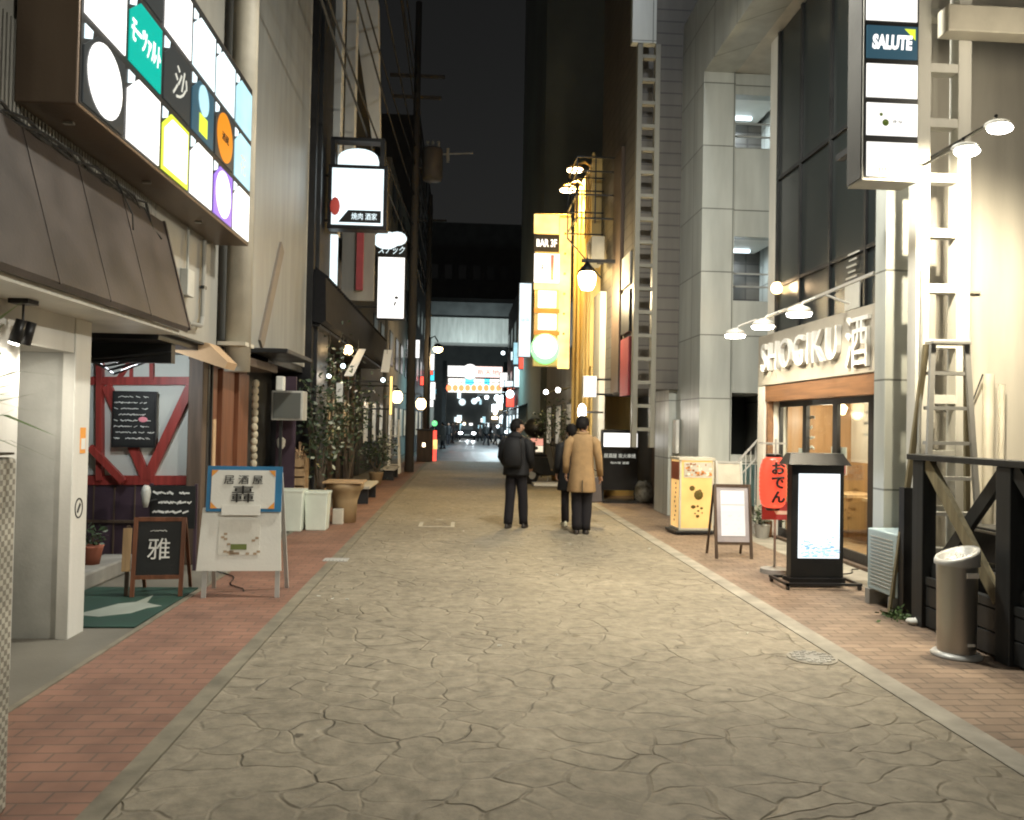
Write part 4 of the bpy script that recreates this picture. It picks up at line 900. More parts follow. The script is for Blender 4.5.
# shop behind the arch, lit
FS = thing('lit_shopfront', 'bright corner shop with cyan and white signs behind the arch', 'shop', (1, 90, 0))
a = at(444, 436, 90); b = at(508, 380, 90)
MB().box(a.x - 3, b.x + 3, 90, 96, 0, 22).build('wall', 'darkwall', FS)
q = at(448, 392, 89.8); r_ = at(502, 378, 89.8)
MB().box(q.x, r_.x, 89.7, 89.9, q.z, r_.z).build('lit_sign', emat('far_sign_white', (1, .95, .85), 1.7, .3), FS)
q = at(465, 386, 89.6); r_ = at(474, 376, 89.6); MB().box(q.x, r_.x, 89.6, 89.69, q.z, r_.z).build('lit_sign', 'ecyan', FS)
q = at(484, 387, 89.6); r_ = at(490, 376, 89.6); MB().box(q.x, r_.x, 89.6, 89.69, q.z, r_.z).build('lit_sign', 'ecyan', FS)
rn = random.Random(21)
for k in range(34):
    px = rn.uniform(446, 512); py = rn.uniform(396, 432); wd = rn.uniform(.25, .7)
    q = at(px, py, 89.5); (MB().ball((q.x, 89.5, q.z), wd * .6, 10, sq=(1, .2, 1)) if k % 2 else MB().box(q.x, q.x + wd, 89.5, 89.6, q.z, q.z + rn.uniform(.3, 1.0))).build('lit_pane', rn.choice(['ewc', 'ewc', 'ew', 'ecool', 'eblue', 'eint']), FS)
for k in range(9):
    p = at(449 + k * 6.2, 388, 66); t = thing('paper_lantern', 'small glowing red lantern in the row under the far arch', 'lantern', (p.x, 66, p.z - .25), group='row of red lanterns under the arch')
    MB().lathe([(.1, 0), (.2, .1), (.23, .25), (.2, .4), (.1, .5)], n=12).build('shade', 'lampredfar', t, world=False, smooth=True)
    MB().tube([(0, 0, .5), (0, 0, .7)], .015, 5).build('cord', 'dark', t, world=False)
p = at(445, 384, 66); q2 = at(502, 384, 66); t = tag(MB().tube([(p.x - .4, 66, p.z + .15), (q2.x + .4, 66, q2.z + .15)], .03, 6).build('lantern_cable', 'dark'), 'cable carrying the row of red lanterns across the street', 'cable')
# footbridge / overhead structure
FB = thing('footbridge', 'pale concrete footbridge crossing high over the far end of the street', 'footbridge', (1, 72, 0))
a = at(440, 342, 72); b = at(512, 319, 72)
MB().box(a.x - 3, b.x + 6, 72, 75, a.z, b.z).build('deck', 'concrete', FB)
MB().box(a.x - 3, b.x + 6, 71.9, 72.0, b.z + .2, b.z + 1.4).build('railing', 'darkwall', FB)
for x in (a.x - 1, b.x + 3): MB().box(x - .5, x + .5, 72.5, 74.5, 0, a.z).build('pier', 'concrete', FB)
arealight('bridge_light', ((a.x + b.x) / 2, 66, 5.6), 2, 1200, (.75, .95, 1), target=((a.x + b.x) / 2, 72, 9.5))
a = at(430, 300, 84); b = at(525, 225, 84)
t = thing('far_building', 'dark tall building closing the view above the footbridge', 'building', (1, 84, 0)); MB().box(a.x - 12, b.x + 12, 84.0, 88, 15, b.z).build('wall', 'darkwall', t)
q = MB()
for k in range(8): q.box(a.x + k * 1.5, a.x + k * 1.5 + .8, 83.9, 84, 17, 18.5)
q.build('window', 'glass', t)

# ------------------------------------------------------------------ people
def skinmesh(J, E, m, root, parent, name='body', sub=2, extra=None, world=False):
    me = bpy.data.meshes.new(name); keys = list(J); me.from_pydata([J[k][0] for k in keys], [(keys.index(a), keys.index(b)) for a, b in E], [])
    o = bpy.data.objects.new(name, me); S.collection.objects.link(o)
    sk = o.modifiers.new('s', 'SKIN'); sk.use_smooth_shade = True
    for k, sv in zip(keys, me.skin_vertices[0].data if len(me.skin_vertices) else []):
        r = J[k][1]; sv.radius = r if isinstance(r, tuple) else (r, r); sv.use_root = (k == root)
    if not len(me.skin_vertices):
        raise RuntimeError('no skin layer')
    ss = o.modifiers.new('u', 'SUBSURF'); ss.levels = sub; ss.render_levels = sub
    dg = bpy.context.evaluated_depsgraph_get(); dg.update()
    m2 = bpy.data.meshes.new_from_object(o.evaluated_get(dg)); bpy.data.objects.remove(o)
    if extra:
        bm = bmesh.new(); bm.from_mesh(m2)
        for e in extra: bm.from_mesh(e)
        bm.to_mesh(m2); bm.free()
    m2.materials.clear()
    for x in (m if isinstance(m, list) else [m]): m2.materials.append(K[x])
    for p in m2.polygons: p.use_smooth = True
    o = bpy.data.objects.new(name, m2); S.collection.objects.link(o); o.parent = parent; return o
def headmesh(c, s, turn=0., tilt=0.):
    """egg head with brow, nose, lips, chin and ears, facing +y before the turn"""
    bm = bmesh.new(); bmesh.ops.create_uvsphere(bm, u_segments=28, v_segments=20, radius=1)
    for v in bm.verts:
        x, y, z = v.co; nx, ny, nz = x * .078, y * .098, z * .118
        if nz < 0: k = 1 - .32 * (-nz / .118) ** 1.5; nx *= k; ny *= k if ny < 0 else (1 - .1 * (-nz / .118))
        if y > .6:
            g = lambda ax, az, sx, sz: math.exp(-((nx - ax) / sx) ** 2 - ((nz - az) / sz) ** 2)
            ny += .026 * g(0, -.025, .013, .02) + .012 * g(0, .0, .01, .03) + .010 * g(0, -.062, .022, .010) + .012 * g(0, -.1, .022, .015) + .006 * g(0, .03, .05, .012)
            ny -= .012 * (g(-.03, .008, .015, .012) + g(.03, .008, .015, .012)) + .008 * g(0, -.048, .02, .006)
        v.co = Vector((nx, ny, nz))
    for f in bm.faces: f.material_index = 0
    for sx in (-1, 1):
        r = bmesh.ops.create_uvsphere(bm, u_segments=8, v_segments=6, radius=1, matrix=Matrix.Translation((sx * .079, -.004, -.005)) @ Matrix.Diagonal((.010, .020, .032, 1)))
        r = bmesh.ops.create_uvsphere(bm, u_segments=8, v_segments=6, radius=.011, matrix=Matrix.Translation((sx * .030, .079, .008)))
        for v in r['verts']:
            for f in v.link_faces: f.material_index = 1
    bmesh.ops.transform(bm, matrix=Matrix.Translation(c) @ Matrix.Rotation(turn, 4, 'Z') @ Matrix.Rotation(tilt, 4, 'X') @ Matrix.Scale(s, 4), verts=bm.verts[:])
    me = bpy.data.meshes.new('h'); bm.to_mesh(me); bm.free(); return me
def hair(c, s, parent, seed=1, length=0., turn=0.):
    rn = random.Random(seed); bm = bmesh.new(); bmesh.ops.create_uvsphere(bm, u_segments=24, v_segments=18, radius=1)
    kill = []
    for v in bm.verts:
        x, y, z = v.co
        n_ = 1 + .05 * math.sin(9 * x + seed) * math.sin(8 * z) + rn.uniform(-.015, .03)
        v.co = Vector((x * .090 * n_, y * .108 * n_ - .006, z * .126 * n_ + .006))
        lim = .045 if y > .35 else (-.02 if y > -.1 else -.07 - length)
        if v.co.z < lim and (y > -.1 or v.co.z < -.075): kill.append(v)
    bmesh.ops.delete(bm, geom=kill, context='VERTS')
    bmesh.ops.solidify(bm, geom=bm.faces[:], thickness=-.008)
    bmesh.ops.transform(bm, matrix=Matrix.Translation(c) @ Matrix.Rotation(turn, 4, 'Z') @ Matrix.Scale(s, 4), verts=bm.verts[:])
    me = bpy.data.meshes.new('hair'); bm.to_mesh(me); bm.free(); me.materials.append(K['hair'])
    for p in me.polygons: p.use_smooth = True
    o = bpy.data.objects.new('hair', me); S.collection.objects.link(o); o.parent = parent; return o
def handmesh(wr, d, side, s=1., curl=.5):
    """palm + five curled fingers, hanging along d"""
    q = MB(); wr = Vector(wr); d = Vector(d).normalized(); fwd = Vector((0, 1, 0)); fwd = (fwd - d * fwd.dot(d)).normalized(); inn = Vector((-side, 0, 0)); inn = (inn - d * inn.dot(d)).normalized()
    for i in range(0): pass
    q.tube([wr, wr + d * .03, wr + d * .085], [.024 * s, .036 * s, .038 * s], 10, sx=.55)
    for i, L_ in enumerate((.066, .074, .07, .055)):
        b = wr + d * .08 + fwd * (.027 - .018 * i); p1 = b + d * L_ * .45 + inn * .006; p2 = p1 + (d * math.cos(curl) + inn * math.sin(curl)) * L_ * .32; p3 = p2 + (d * math.cos(curl * 2) + inn * math.sin(curl * 2)) * L_ * .25
        q.tube([b, p1, p2, p3], [.0095, .009, .008, .006], 7)
    b = wr + d * .025 + fwd * .022; q.tube([b, b + d * .03 + fwd * .018 + inn * .01, b + d * .06 + fwd * .022 + inn * .018], [.012, .011, .008], 7)
    me = bpy.data.meshes.new('hd'); me.from_pydata(q.v, [], q.f); return me
def person(label, loc, rz, h, pose, top, bottom, shoes='shoe', coat_hem=.5, hair_len=0., fold=.03, loose=1., build=1., bagged=None, low=False, hood=False):
    s = h / 1.72; t = thing('person', label, 'person', loc, rz)
    J = {}
    def V(x, y, z): return (x * s, y * s, z * s)
    J['pelvis'] = (V(0, 0, .93), (.13 * s, .10 * s)); J['waist'] = (V(0, .0, 1.10), (.12 * s, .09 * s)); J['chest'] = (V(0, .0, 1.28), (.145 * s, .10 * s)); J['up'] = (V(0, -.01, 1.38), (.09 * s, .07 * s))
    J['neck'] = (V(0, 0, 1.48), .05 * s); J['skull'] = (V(0, .01, 1.56), .05 * s)
    E = [('pelvis', 'waist'), ('waist', 'chest'), ('chest', 'up'), ('up', 'neck'), ('neck', 'skull')]
    hands = []
    for sd, n in ((-1, 'l'), (1, 'r')):
        el, wr = pose['elbow_' + n], pose['wrist_' + n]; kn, an = pose['knee_' + n], pose['ankle_' + n]
        J['sh' + n] = (V(sd * .165, -.01, 1.38), .045 * s); J['el' + n] = (V(*el), .042 * s); J['wr' + n] = (V(*wr), .026 * s)
        J['hip' + n] = (V(sd * .085, 0, .88), .085 * s); J['kn' + n] = (V(*kn), .055 * s); J['an' + n] = (V(*an), .036 * s); J['toe' + n] = (V(an[0] + sd * .015, an[1] + .13, .035), .03 * s)
        E += [('up', 'sh' + n), ('sh' + n, 'el' + n), ('el' + n, 'wr' + n), ('pelvis', 'hip' + n), ('hip' + n, 'kn' + n), ('kn' + n, 'an' + n), ('an' + n, 'toe' + n)]
        hands.append(handmesh(Vector(V(*wr)) , Vector(wr) - Vector(el), sd, s))
    hc = Vector(V(0, .02, 1.605)); turn = pose.get('turn', 0)
    body = skinmesh(J, E, ['skin', 'ink'], 'pelvis', t, 'body', 1 if low else 2, [headmesh(hc, s, turn, pose.get('tilt', 0))] + hands)
    hair(hc, s, t, int(h * 100), hair_len, turn)
    # trousers
    q = MB()
    q.rings([(0, 0, .80 * s, .135 * s, .10 * s, 0), (0, 0, .9 * s, .14 * s, .10 * s, 0), (0, 0, 1.0 * s, .12 * s, .09 * s, 0)], 20)
    for sd, n in ((-1, 'l'), (1, 'r')):
        kn, an = pose['knee_' + n], pose['ankle_' + n]
        hp = Vector(V(sd * .08, 0, .90)); k_ = Vector(V(*kn)); a_ = Vector(V(*an)); a_.z = max(a_.z - .03 * s, .05)
        pts = [hp, hp.lerp(k_, .5), k_, k_.lerp(a_, .4), k_.lerp(a_, .8), a_]
        rr = [x * s * loose for x in (.075, .080, .072, .070, .066, .064)]
        q.tube(pts, [r * (1 + .04 * math.sin(i * 2.3 + sd)) for i, r in enumerate(rr)], 14)
    q.build('trousers', bottom, t, world=False, smooth=True)
    for sd, n in ((-1, 'l'), (1, 'r')):
        a_ = Vector(V(*pose['ankle_' + n])); q = MB(); z0 = a_.z - .09 * s
        if z0 < .0: z0 = 0.
        q.rings([(a_.x + sd * .01, a_.y + .05 * s, z0, .046 * s, .135 * s, 0), (a_.x + sd * .01, a_.y + .05 * s, z0 + .02, .05 * s, .14 * s, 0), (a_.x + sd * .008, a_.y + .035 * s, z0 + .055, .044 * s, .11 * s, 0), (a_.x, a_.y, z0 + .10, .038 * s, .05 * s, 0)], 18)
        q.build('shoe', shoes, t, world=False, smooth=True)
    # coat
    q = MB(); hem = coat_hem * s; fl = .05 if coat_hem < .7 else .0
    prof = [(hem - .001, .1, .08, 1), (hem, .195 + fl * .5, .15 + fl * .4, 1.2), (hem + .02, .20 + fl * .5, .155 + fl * .4, 1.2), (.88 * s, .198, .150, .8), (1.02 * s, .188, .145, .5), (1.18 * s, .185, .140, .4), (1.32 * s, .192, .138, .25), (1.40 * s, .188, .122, .1), (1.44 * s, .155, .10, 0), (1.47 * s, .10, .085, 0), (1.50 * s, .062, .065, 0)]
    prof = sorted(set(prof)); q.rings([(0, -.005, z, rx * s * build, ry * s * build, ff) for z, rx, ry, ff in prof], 30, fold, ph=h * 7)
    for sd, n in ((-1, 'l'), (1, 'r')):
        e_ = Vector(V(*pose['elbow_' + n])); w__ = Vector(V(*pose['wrist_' + n])); sh_ = Vector(V(sd * .13, -.01, 1.395))
        q.tube([sh_, Vector(V(sd * .195, -.01, 1.33)), sh_.lerp(e_, .6) + Vector((sd * .02, 0, 0)), e_, e_.lerp(w__, .5), w__], [x * s * build for x in (.078, .084, .072, .064, .058, .052)], 14)
    if hood: q.ball((0, -.09 * s, 1.46 * s), .11 * s, 14, sq=(1.1, .7, .7))
    else: q.tube([(math.cos(a) * .075 * s, math.sin(a) * .07 * s, (1.49 + .015 * math.sin(a)) * s) for a in [2 * PI * k / 14 for k in range(15)]], .022 * s, 8, cap=False)
    q.build('coat', top, t, world=False, smooth=True)
    if coat_hem < .7:
        MB().box(-.006, .006, -.205 * s, -.165 * s, hem + .01, .80 * s).build('back_vent', 'ink', t, world=False)
    return t
stand = dict(elbow_l=(-.235, -.03, 1.13), wrist_l=(-.235, .05, .90), elbow_r=(.235, -.03, 1.13), wrist_r=(.24, .05, .90), knee_l=(-.09, .02, .50), ankle_l=(-.09, -.02, .09), knee_r=(.09, .03, .50), ankle_r=(.10, .0, .09))
p = gr(515, 528)
ps = dict(stand); ps.update(wrist_r=(.20, .14, .98), wrist_l=(-.20, .14, .98), turn=-1.05, knee_l=(-.09, .0, .5), ankle_l=(-.10, -.06, .09), ankle_r=(.11, .1, .09), knee_r=(.1, .07, .5))
P1 = person('person in a black hooded jacket and trousers with a backpack, standing left of the others', (p.x, p.y, 0), -.35, 1.68, ps, 'coatb', 'trous', coat_hem=.84, build=1.08, loose=1.1, hood=True)
q = MB(); q.rings([(0, -.19, .95, .13, .07, 0), (0, -.21, 1.0, .155, .10, 0), (0, -.21, 1.25, .15, .10, 0), (0, -.19, 1.38, .12, .07, 0), (0, -.18, 1.41, .06, .03, 0)], 18); q.build('backpack', 'coatb', P1, world=False, smooth=True)
p = gr(581, 534)
ps = dict(stand); ps.update(turn=-.55, wrist_r=(.27, .10, .86), ankle_l=(-.06, .0, .09), knee_l=(-.07, .02, .5), ankle_r=(.06, .03, .09), knee_r=(.075, .04, .5))
P2 = person('person in a knee length camel coat seen from behind, hand at the side', (p.x, p.y, 0), -.12, 1.74, ps, 'coatt', 'trous', coat_hem=.62, build=.90, loose=1.15, fold=.05)
ps = dict(stand); ps.update(turn=.4, wrist_r=(.25, .02, .84), elbow_r=(.24, 0, 1.1))
P3 = person('person in dark clothes and pale shoes mostly hidden behind the camel coat', (p.x - .03, p.y + 1.0, 0), .1, 1.62, ps, 'coatb', 'trous', shoes='shoew', coat_hem=.6, hair_len=.02)
t = thing('tote_bag', 'grey brown tote bag hanging beside the camel coat', 'bag', (p.x + .36, p.y + 1.15, .35))
MB().add([(-.13, -.05, .0), (.15, -.05, .02), (.12, -.03, .42), (-.1, -.03, .42), (-.13, .05, .0), (.15, .05, .02), (.12, .03, .42), (-.1, .03, .42)], [(0, 1, 2, 3), (7, 6, 5, 4), (0, 4, 5, 1), (1, 5, 6, 2), (2, 6, 7, 3), (3, 7, 4, 0)]).build('pouch', 'bag', t, world=False, bevel=.02)
MB().tube([(-.07, 0, .42), (-.06, 0, .52), (0, 0, .56), (.06, 0, .52), (.08, 0, .42)], .01, 6).build('strap', 'bag', t, world=False)
# distant crowd
walk = dict(stand); walk.update(ankle_l=(-.09, -.22, .12), knee_l=(-.09, .0, .5), ankle_r=(.09, .2, .09), knee_r=(.09, .16, .5))
bases = []
for (top, hem) in (('coatb', .8), ('bag', .55), ('dark', .9)):
    bases.append(person('distant pedestrian in dark winter clothes under the arch', (0, 0, 0), 0, 1.68, walk, top, 'trous', coat_hem=hem, low=True))
for b in bases: b['group'] = 'distant pedestrians under the arch'
rn = random.Random(31)
spots = [(448, 58), (452, 66), (486, 60), (490, 70), (495, 62), (500, 55), (506, 66), (480, 74), (456, 76), (511, 60), (443, 50), (515, 52), (503, 74)]
for i, (px, Y) in enumerate(spots):
    x = at(px, 440, Y).x
    if i < 3: o = bases[i]; o.location = (x, Y, 0); o.rotation_euler.z = rn.uniform(-3, 3)
    else: dup(bases[i % 3], (x, Y, 0), rn.uniform(-3, 3))
p = gr(436, 452)
ps = dict(stand); P4 = person('small dark figure standing by the glowing red bollard on the left', (at(433.5, 440, 43).x, 43, 0), 2.6, 1.68, ps, 'coatb', 'trous', coat_hem=.8, low=True)

# car far away with headlights on
cx = at(467, 438, 80).x
C_ = thing('car', 'dark car with bright headlights facing the camera under the arch', 'car', (cx, 80, 0))
q = MB(); q.prism([(-.85, .3), (-.88, .75), (-.82, .95), (.82, .95), (.88, .75), (.85, .3)], 1, 0, 4.0); q.prism([(-.72, .95), (-.6, 1.45), (.6, 1.45), (.72, .95)], 1, .9, 3.4)
q.build('body', 'dark', C_, world=False, bevel=.04)
MB().prism([(-.66, 1.0), (-.56, 1.4), (.56, 1.4), (.66, 1.0)], 1, .87, .897).build('windscreen', 'glass', C_, world=False)
for x in (-.66, .66):
    MB().ball((x, -.03, .68), .17, 12, sq=(1.2, .3, .8)).build('headlight', emat('headlight_glass', (.9, .97, 1), 14), C_, world=False)
    w0 = MB().tube([(x * 1.12 - .09, .7, .3), (x * 1.12 + .09, .7, .3)], .3, 18).build('wheel', 'black', C_, world=False)
    MB().tube([(x * 1.12 - .095, .7, .3), (x * 1.12 + .095, .7, .3)], .17, 14).build('rim', 'alu', w0, world=False)
MB().box(-.25, .25, -.02, -.002, .45, .57).build('number_plate', 'white', C_, world=False)
spot('headlight_beam', (cx, 79.8, .7), (cx, 60, 0), 110, (.85, .95, 1), 50)
spot('headlight_beam', (cx + .6, 79.8, .7), (cx + .4, 62, 0), 110, (.85, .95, 1), 40)
# cool shop lights at far right
for n_, (px, py, Y, r) in enumerate(((497, 398, 55, .2), (510, 394, 48, .24), (506, 432, 50, .09), (478, 399, 70, .16), (503, 353, 52, .12))):
    p = at(px, py, Y); t = thing('shop_lamp', ('large cool white lamp at the right of the arch', 'large cool white lamp nearest the right far shops', 'tiny low white lamp by the far right kerb', 'cool lamp glowing just behind the lantern row', 'small white lamp high above the far right shops')[n_], 'lamp', p)
    MB().ball(p, r, 14).build('globe', 'ecool', t, smooth=True); MB().tube([(p.x, p.y, p.z + r * .9), (p.x, p.y, p.z + r + .2), (p.x + (1.0), p.y, p.z + r + .2)], .03, 6).build('bracket', 'dark', t)
arealight('far_shop_light', (2.2, 56, 4.2), 2.5, 700, (.72, .93, 1), target=(.8, 56, 0))
arealight('far_shop_light', (.6, 40, 6), 1.5, 260, (.5, .92, 1), target=(.9, 42, 0))
# red lit bollard / barrier left far
p = at(434, 452, 34); t = thing('light_bollard', 'glowing red and orange post on the far left kerb', 'bollard', (p.x, 34, 0))
MB().tube([(0, 0, 0), (0, 0, 1.3)], .10, 12).build('post', 'ered', t, world=False); MB().tube([(0.02, 0, .5), (.02, 0, .9)], .11, 12).build('band', 'eyel', t, world=False)
MB().ball((0, 0, 1.6), .12, 10).build('green_lamp', 'egreen', t, world=False); MB().tube([(0, 0, 1.3), (0, 0, 1.5)], .03, 6).build('stem', 'dark', t, world=False)
p = at(425, 455, 33); t = thing('kiosk', 'small brown kiosk with a dim lamp beside the red post', 'kiosk', (p.x, 33, 0)); MB().box(-.35, .3, 0, .6, 0, 1.3).build('body', 'brownpost', t, world=False, bevel=.02); MB().box(-.4, .35, -.05, .65, 1.3, 1.36).build('roof', 'dark', t, world=False); MB().box(-.12, .0, -.01, -.001, .62, .78).build('lit_face', 'eint', t, world=False)

# ------------------------------------------------------------------ RIGHT, far to near
block('tall dull green windowless tower rising behind the yellow signs', 2.92, 14, 30, 42, 34, 'greenwall', 0, cat='tower', name='tower_building', side=-1)
block('dark shop row at the far right end of the street', 3.3, 10, 42.02, 60, 10, 'darkwall', 5, side=-1, lit=emat('dim_cool_shop', (.8, .95, 1), 1.6, .5))
block('pale shop building beyond the yellow lit building on the right', 3.15, 9, 21.6, 29.98, 7.5, 'concrete', 3, side=-1, lit=ll)
rn = random.Random(77)
for k in range(16):
    L_ = k % 2 == 0; Y = rn.uniform(38, 59); x = (-2.95 if L_ and Y < 42 else -2.5) if L_ else 3.25
    wd = rn.uniform(.35, .7); z = rn.uniform(1.9, 5.2); h_ = rn.uniform(.3, 1.3)
    t = thing('shop_sign', 'small lit shop sign jutting over the far end of the street', 'sign', (x + (wd / 2 if L_ else -wd / 2), Y, z), group='small lit shop signs at the far end')
    MB().box(-wd / 2, wd / 2, 0, .12, 0, h_).build('casing', 'dark', t, world=False)
    MB().box(-wd / 2 + .04, wd / 2 - .04, -.012, -.002, .04, h_ - .04).build('lit_face', rn.choice(['ew', 'ewc', 'eblue', 'ered', 'ewc', 'eyel', 'ecyan']), t, world=False)
# awning edge in distance
t = tag(MB().add([(3.1, 36, 2.6), (3.1, 46, 2.6), (2.3, 46, 2.3), (2.3, 36, 2.3), (3.1, 36, 2.68), (3.1, 46, 2.68), (2.3, 46, 2.36), (2.3, 36, 2.36)], [(0, 1, 2, 3), (7, 6, 5, 4), (0, 4, 5, 1), (1, 5, 6, 2), (2, 6, 7, 3), (3, 7, 4, 0)]).build('shop_awning', 'dark'), 'sloping dark awning over the far right shops', 'awning')
# tall white sign
a = at(518, 357, 27); b = at(532, 283, 27)
t, o = litbox('tall_white_sign', 'tall narrow lit white sign left of the yellow sign column', a.x, b.x, 27, a.z, b.z, .3, 'ewc', 'white', .02, br=3.2)
text('珈琲', 'eledb', t, ((a.x + b.x) / 2, 26.98, (a.z + b.z) / 2), w=.3, h=.14)
# yellow building with signs
YB = thing('yellow_lit_building', 'narrow building flooded with yellow light behind the stacked signs', 'building', (3.2, 20, 0))
MB().box(2.95, 8, 18.2, 21.55, 0, 7.9).build('wall', 'yellow', YB)
q = MB()
for y in (18.6, 19.1, 20.2, 21): q.tube([(2.92, y, 0), (2.92, y, 7.8)], .04, 8)
q.build('downpipe', 'yellow', YB)
MB().box(2.9, 2.95, 18.2, 18.3, 3, 8).build('corner_trim', 'yellow', YB)
a = at(533, 366, 20); b = at(560, 214, 20)
T = thing('stacked_sign_column', 'tall column of stacked lit yellow and white signs on the right', 'sign', ((a.x + b.x) / 2, 20, a.z))
MB().box(a.x, b.x + .28, 20, 20.3, a.z, b.z).build('casing', 'yellow', T, bevel=.01)
MB().box(b.x, b.x + .3, 19.99, 19.998, a.z - .05, b.z - .1).build('side_light', 'eyel', T)
def row(y0, y1, m, x0=533, x1=560, name='sign_panel', dy=0.): 
    p = at(x0, y1, 20); q = at(x1, y0, 20); return MB().box(p.x + .02, q.x - .02, 19.95 - dy, 19.985 - dy, p.z + .01, q.z - .01).build(name, m, T)
row(215, 234, 'eyel'); o = row(235, 252, 'ink'); text('BAR 3F', 'ew', o, (at(546.5, 243.5, 20).x, 19.94, at(546, 243.5, 20).z), w=.52, h=.2, bold=.03)
o = row(254, 283, 'ew'); p = at(552, 268, 20); MB().box(p.x - .04, p.x + .04, 19.93, 19.948, p.z - .32, p.z + .32).build('red_stripe', 'ered', o); text('味', 'ink', o, (p.x - .28, 19.945, p.z), w=.16, h=.16)
row(284, 290, 'eyel'); row(291, 308, 'ew', 537, 557); row(309, 313, 'orange'); row(314, 330, 'ew', 537, 557); row(331, 335, 'orange')
p = at(545, 349, 20); o = MB(); o.prism([(p.x + .37 * math.cos(2 * PI * k / 26), p.z + .39 * math.sin(2 * PI * k / 26)) for k in range(26)], 1, 19.93, 19.98); o = o.build('green_ring', 'egreen', T)
q = MB(); q.prism([(p.x + .30 * math.cos(2 * PI * k / 26), p.z + .05 + .31 * math.sin(2 * PI * k / 26)) for k in range(26)], 1, 19.915, 19.928); q.build('disc', 'ew', o)
q = MB()
for k in range(6): z = at(568, 235 + k * 20, 20).z; q.box(b.x + .12, b.x + .17, 19.96, 19.99, z, z + .05)
q.build('bulb_dots', 'orange', T)
# flood lamps on arms
for n_, (px, py) in enumerate(((575, 169), (568, 189))):
    p = at(px, py, 20); t = thing('flood_lamp', ('upper warm floodlight on a bent arm above the yellow signs', 'lower warm floodlight on a bent arm above the yellow signs')[n_], 'floodlight', p)
    MB().lathe([(.22, -.02), (.2, .04), (.08, .1)], p, 16).build('shade', 'yellow', t, smooth=True)
    MB().lathe([(.2, -.05), (.205, -.021)], p, 16).build('lens', 'ewarm', t)
    MB().tube([(p.x, 20, p.z + .1), (p.x + .25, 20, p.z + .2), (p.x + .45, 20, p.z + .05), (2.94, 20, p.z - 1)], .035, 8).build('arm', 'yellow', t, smooth=True)
    spot('flood_light', (p.x, 20, p.z - .1), (p.x + .5, 19.6, 2), 700, (1, .68, .22), 120, parent=t)
point('sign_glow', (2.4, 19.3, 5.5), 80, (1, .68, .22), .3)
# dark siding building
SD = thing('dark_siding_building', 'dark brown horizontally clad building with iron balcony frames', 'building', (3.2, 16, 0))
MB().box(3.12, 9, 14.1, 18.15, 2.3, 14).build('wall', 'siding', SD)
MB().box(4.05, 9, 15.1, 18.15, 0, 2.29).build('lower_wall', 'darkwall', SD)
MB().box(4.0, 4.04, 15.6, 16.5, 0, 2.1).build('door', 'brownpost', SD)
MB().box(3.05, 3.12, 15.5, 16.3, 2.3, 7.2).build('dark_column', 'brownpost', SD)
q = MB()
for z in (6.0, 6.5, 7.0, 7.3):
    q.bar((2.3, 17.9, z), (3.12, 17.9, z), .03, .03); q.bar((2.3, 17.9, z), (2.3, 16.5, z), .03, .03); q.bar((2.3, 16.5, z), (3.12, 16.5, z), .03, .03)
for x, y in ((2.3, 17.9), (2.3, 16.5), (2.3, 17.2), (2.7, 17.9), (2.7, 16.5)): q.bar((x, y, 5.9), (x, y, 7.3), .025, .025)
q.bar((2.3, 17.9, 5.9), (3.1, 17.9, 5.0), .03, .03)
q.build('balcony_frame', 'dark', SD)
p = at(582, 262, 16); MB().box(p.x, 3.12, 16, 16.06, p.z, p.z + .07).build('bracket_bar', 'dark', SD)
for n_, (y0, z0, z1, mm) in enumerate(((14.6, 1.9 + .3, 3.3, 'poster'), (14.6, 3.4, 4.2, 'ink'), (14.6, 4.3, 4.9, 'grey'))):
    MB().box(3.06, 3.118, y0, y0 + .75, z0, z1).build('wall_sign', mm, SD)
# low frontage: pale wall with lit square
MB().box(2.98, 3.115, 17.3, 18.14, 0, 4.6).build('pale_frontage', 'whitewall', SD)
a = at(583, 397, 16.2); b = at(597, 376, 16.2)
t, o = litbox('small_square_sign', 'small lit white square sign below the street lantern', a.x, b.x, 16.2, a.z, b.z, .15, 'ew', 'white', .015, br=3.1)
p = at(582, 412, 16.8); t = thing('wall_uplight', 'small bright lamp behind the camel coat heads', 'lamp', p); MB().ball(p, .09, 12, sq=(1, 1, 2)).build('bulb', 'ewhite', t, smooth=True); MB().box(p.x, 3.0, p.y - .02, p.y + .02, p.z - .02, p.z + .02).build('bracket', 'dark', t)
point('uplight', (p.x, p.y - .15, p.z), 14, (1, .9, .75), .1, t)
# street lantern on the right
p = at(587, 282, 16)
t = thing('street_lantern', 'glowing white street lantern on an iron bracket on the right', 'street lantern', p)
MB().lathe([(.11, -.16), (.17, -.05), (.19, .12), (.15, .2)], p, 14).build('globe', 'ewarm', t, smooth=True)
MB().lathe([(.2, .2), (.1, .32), (.03, .42)], p, 14).build('cap', 'dark', t, smooth=True)
MB().tube([(p.x, p.y, p.z + .4), (p.x, p.y, p.z + .5)], .02, 6).build('hanger', 'dark', t)
point('lantern_light', (p.x - .0, p.y - .1, p.z - .3), 300, (1, .78, .45), .15, t)
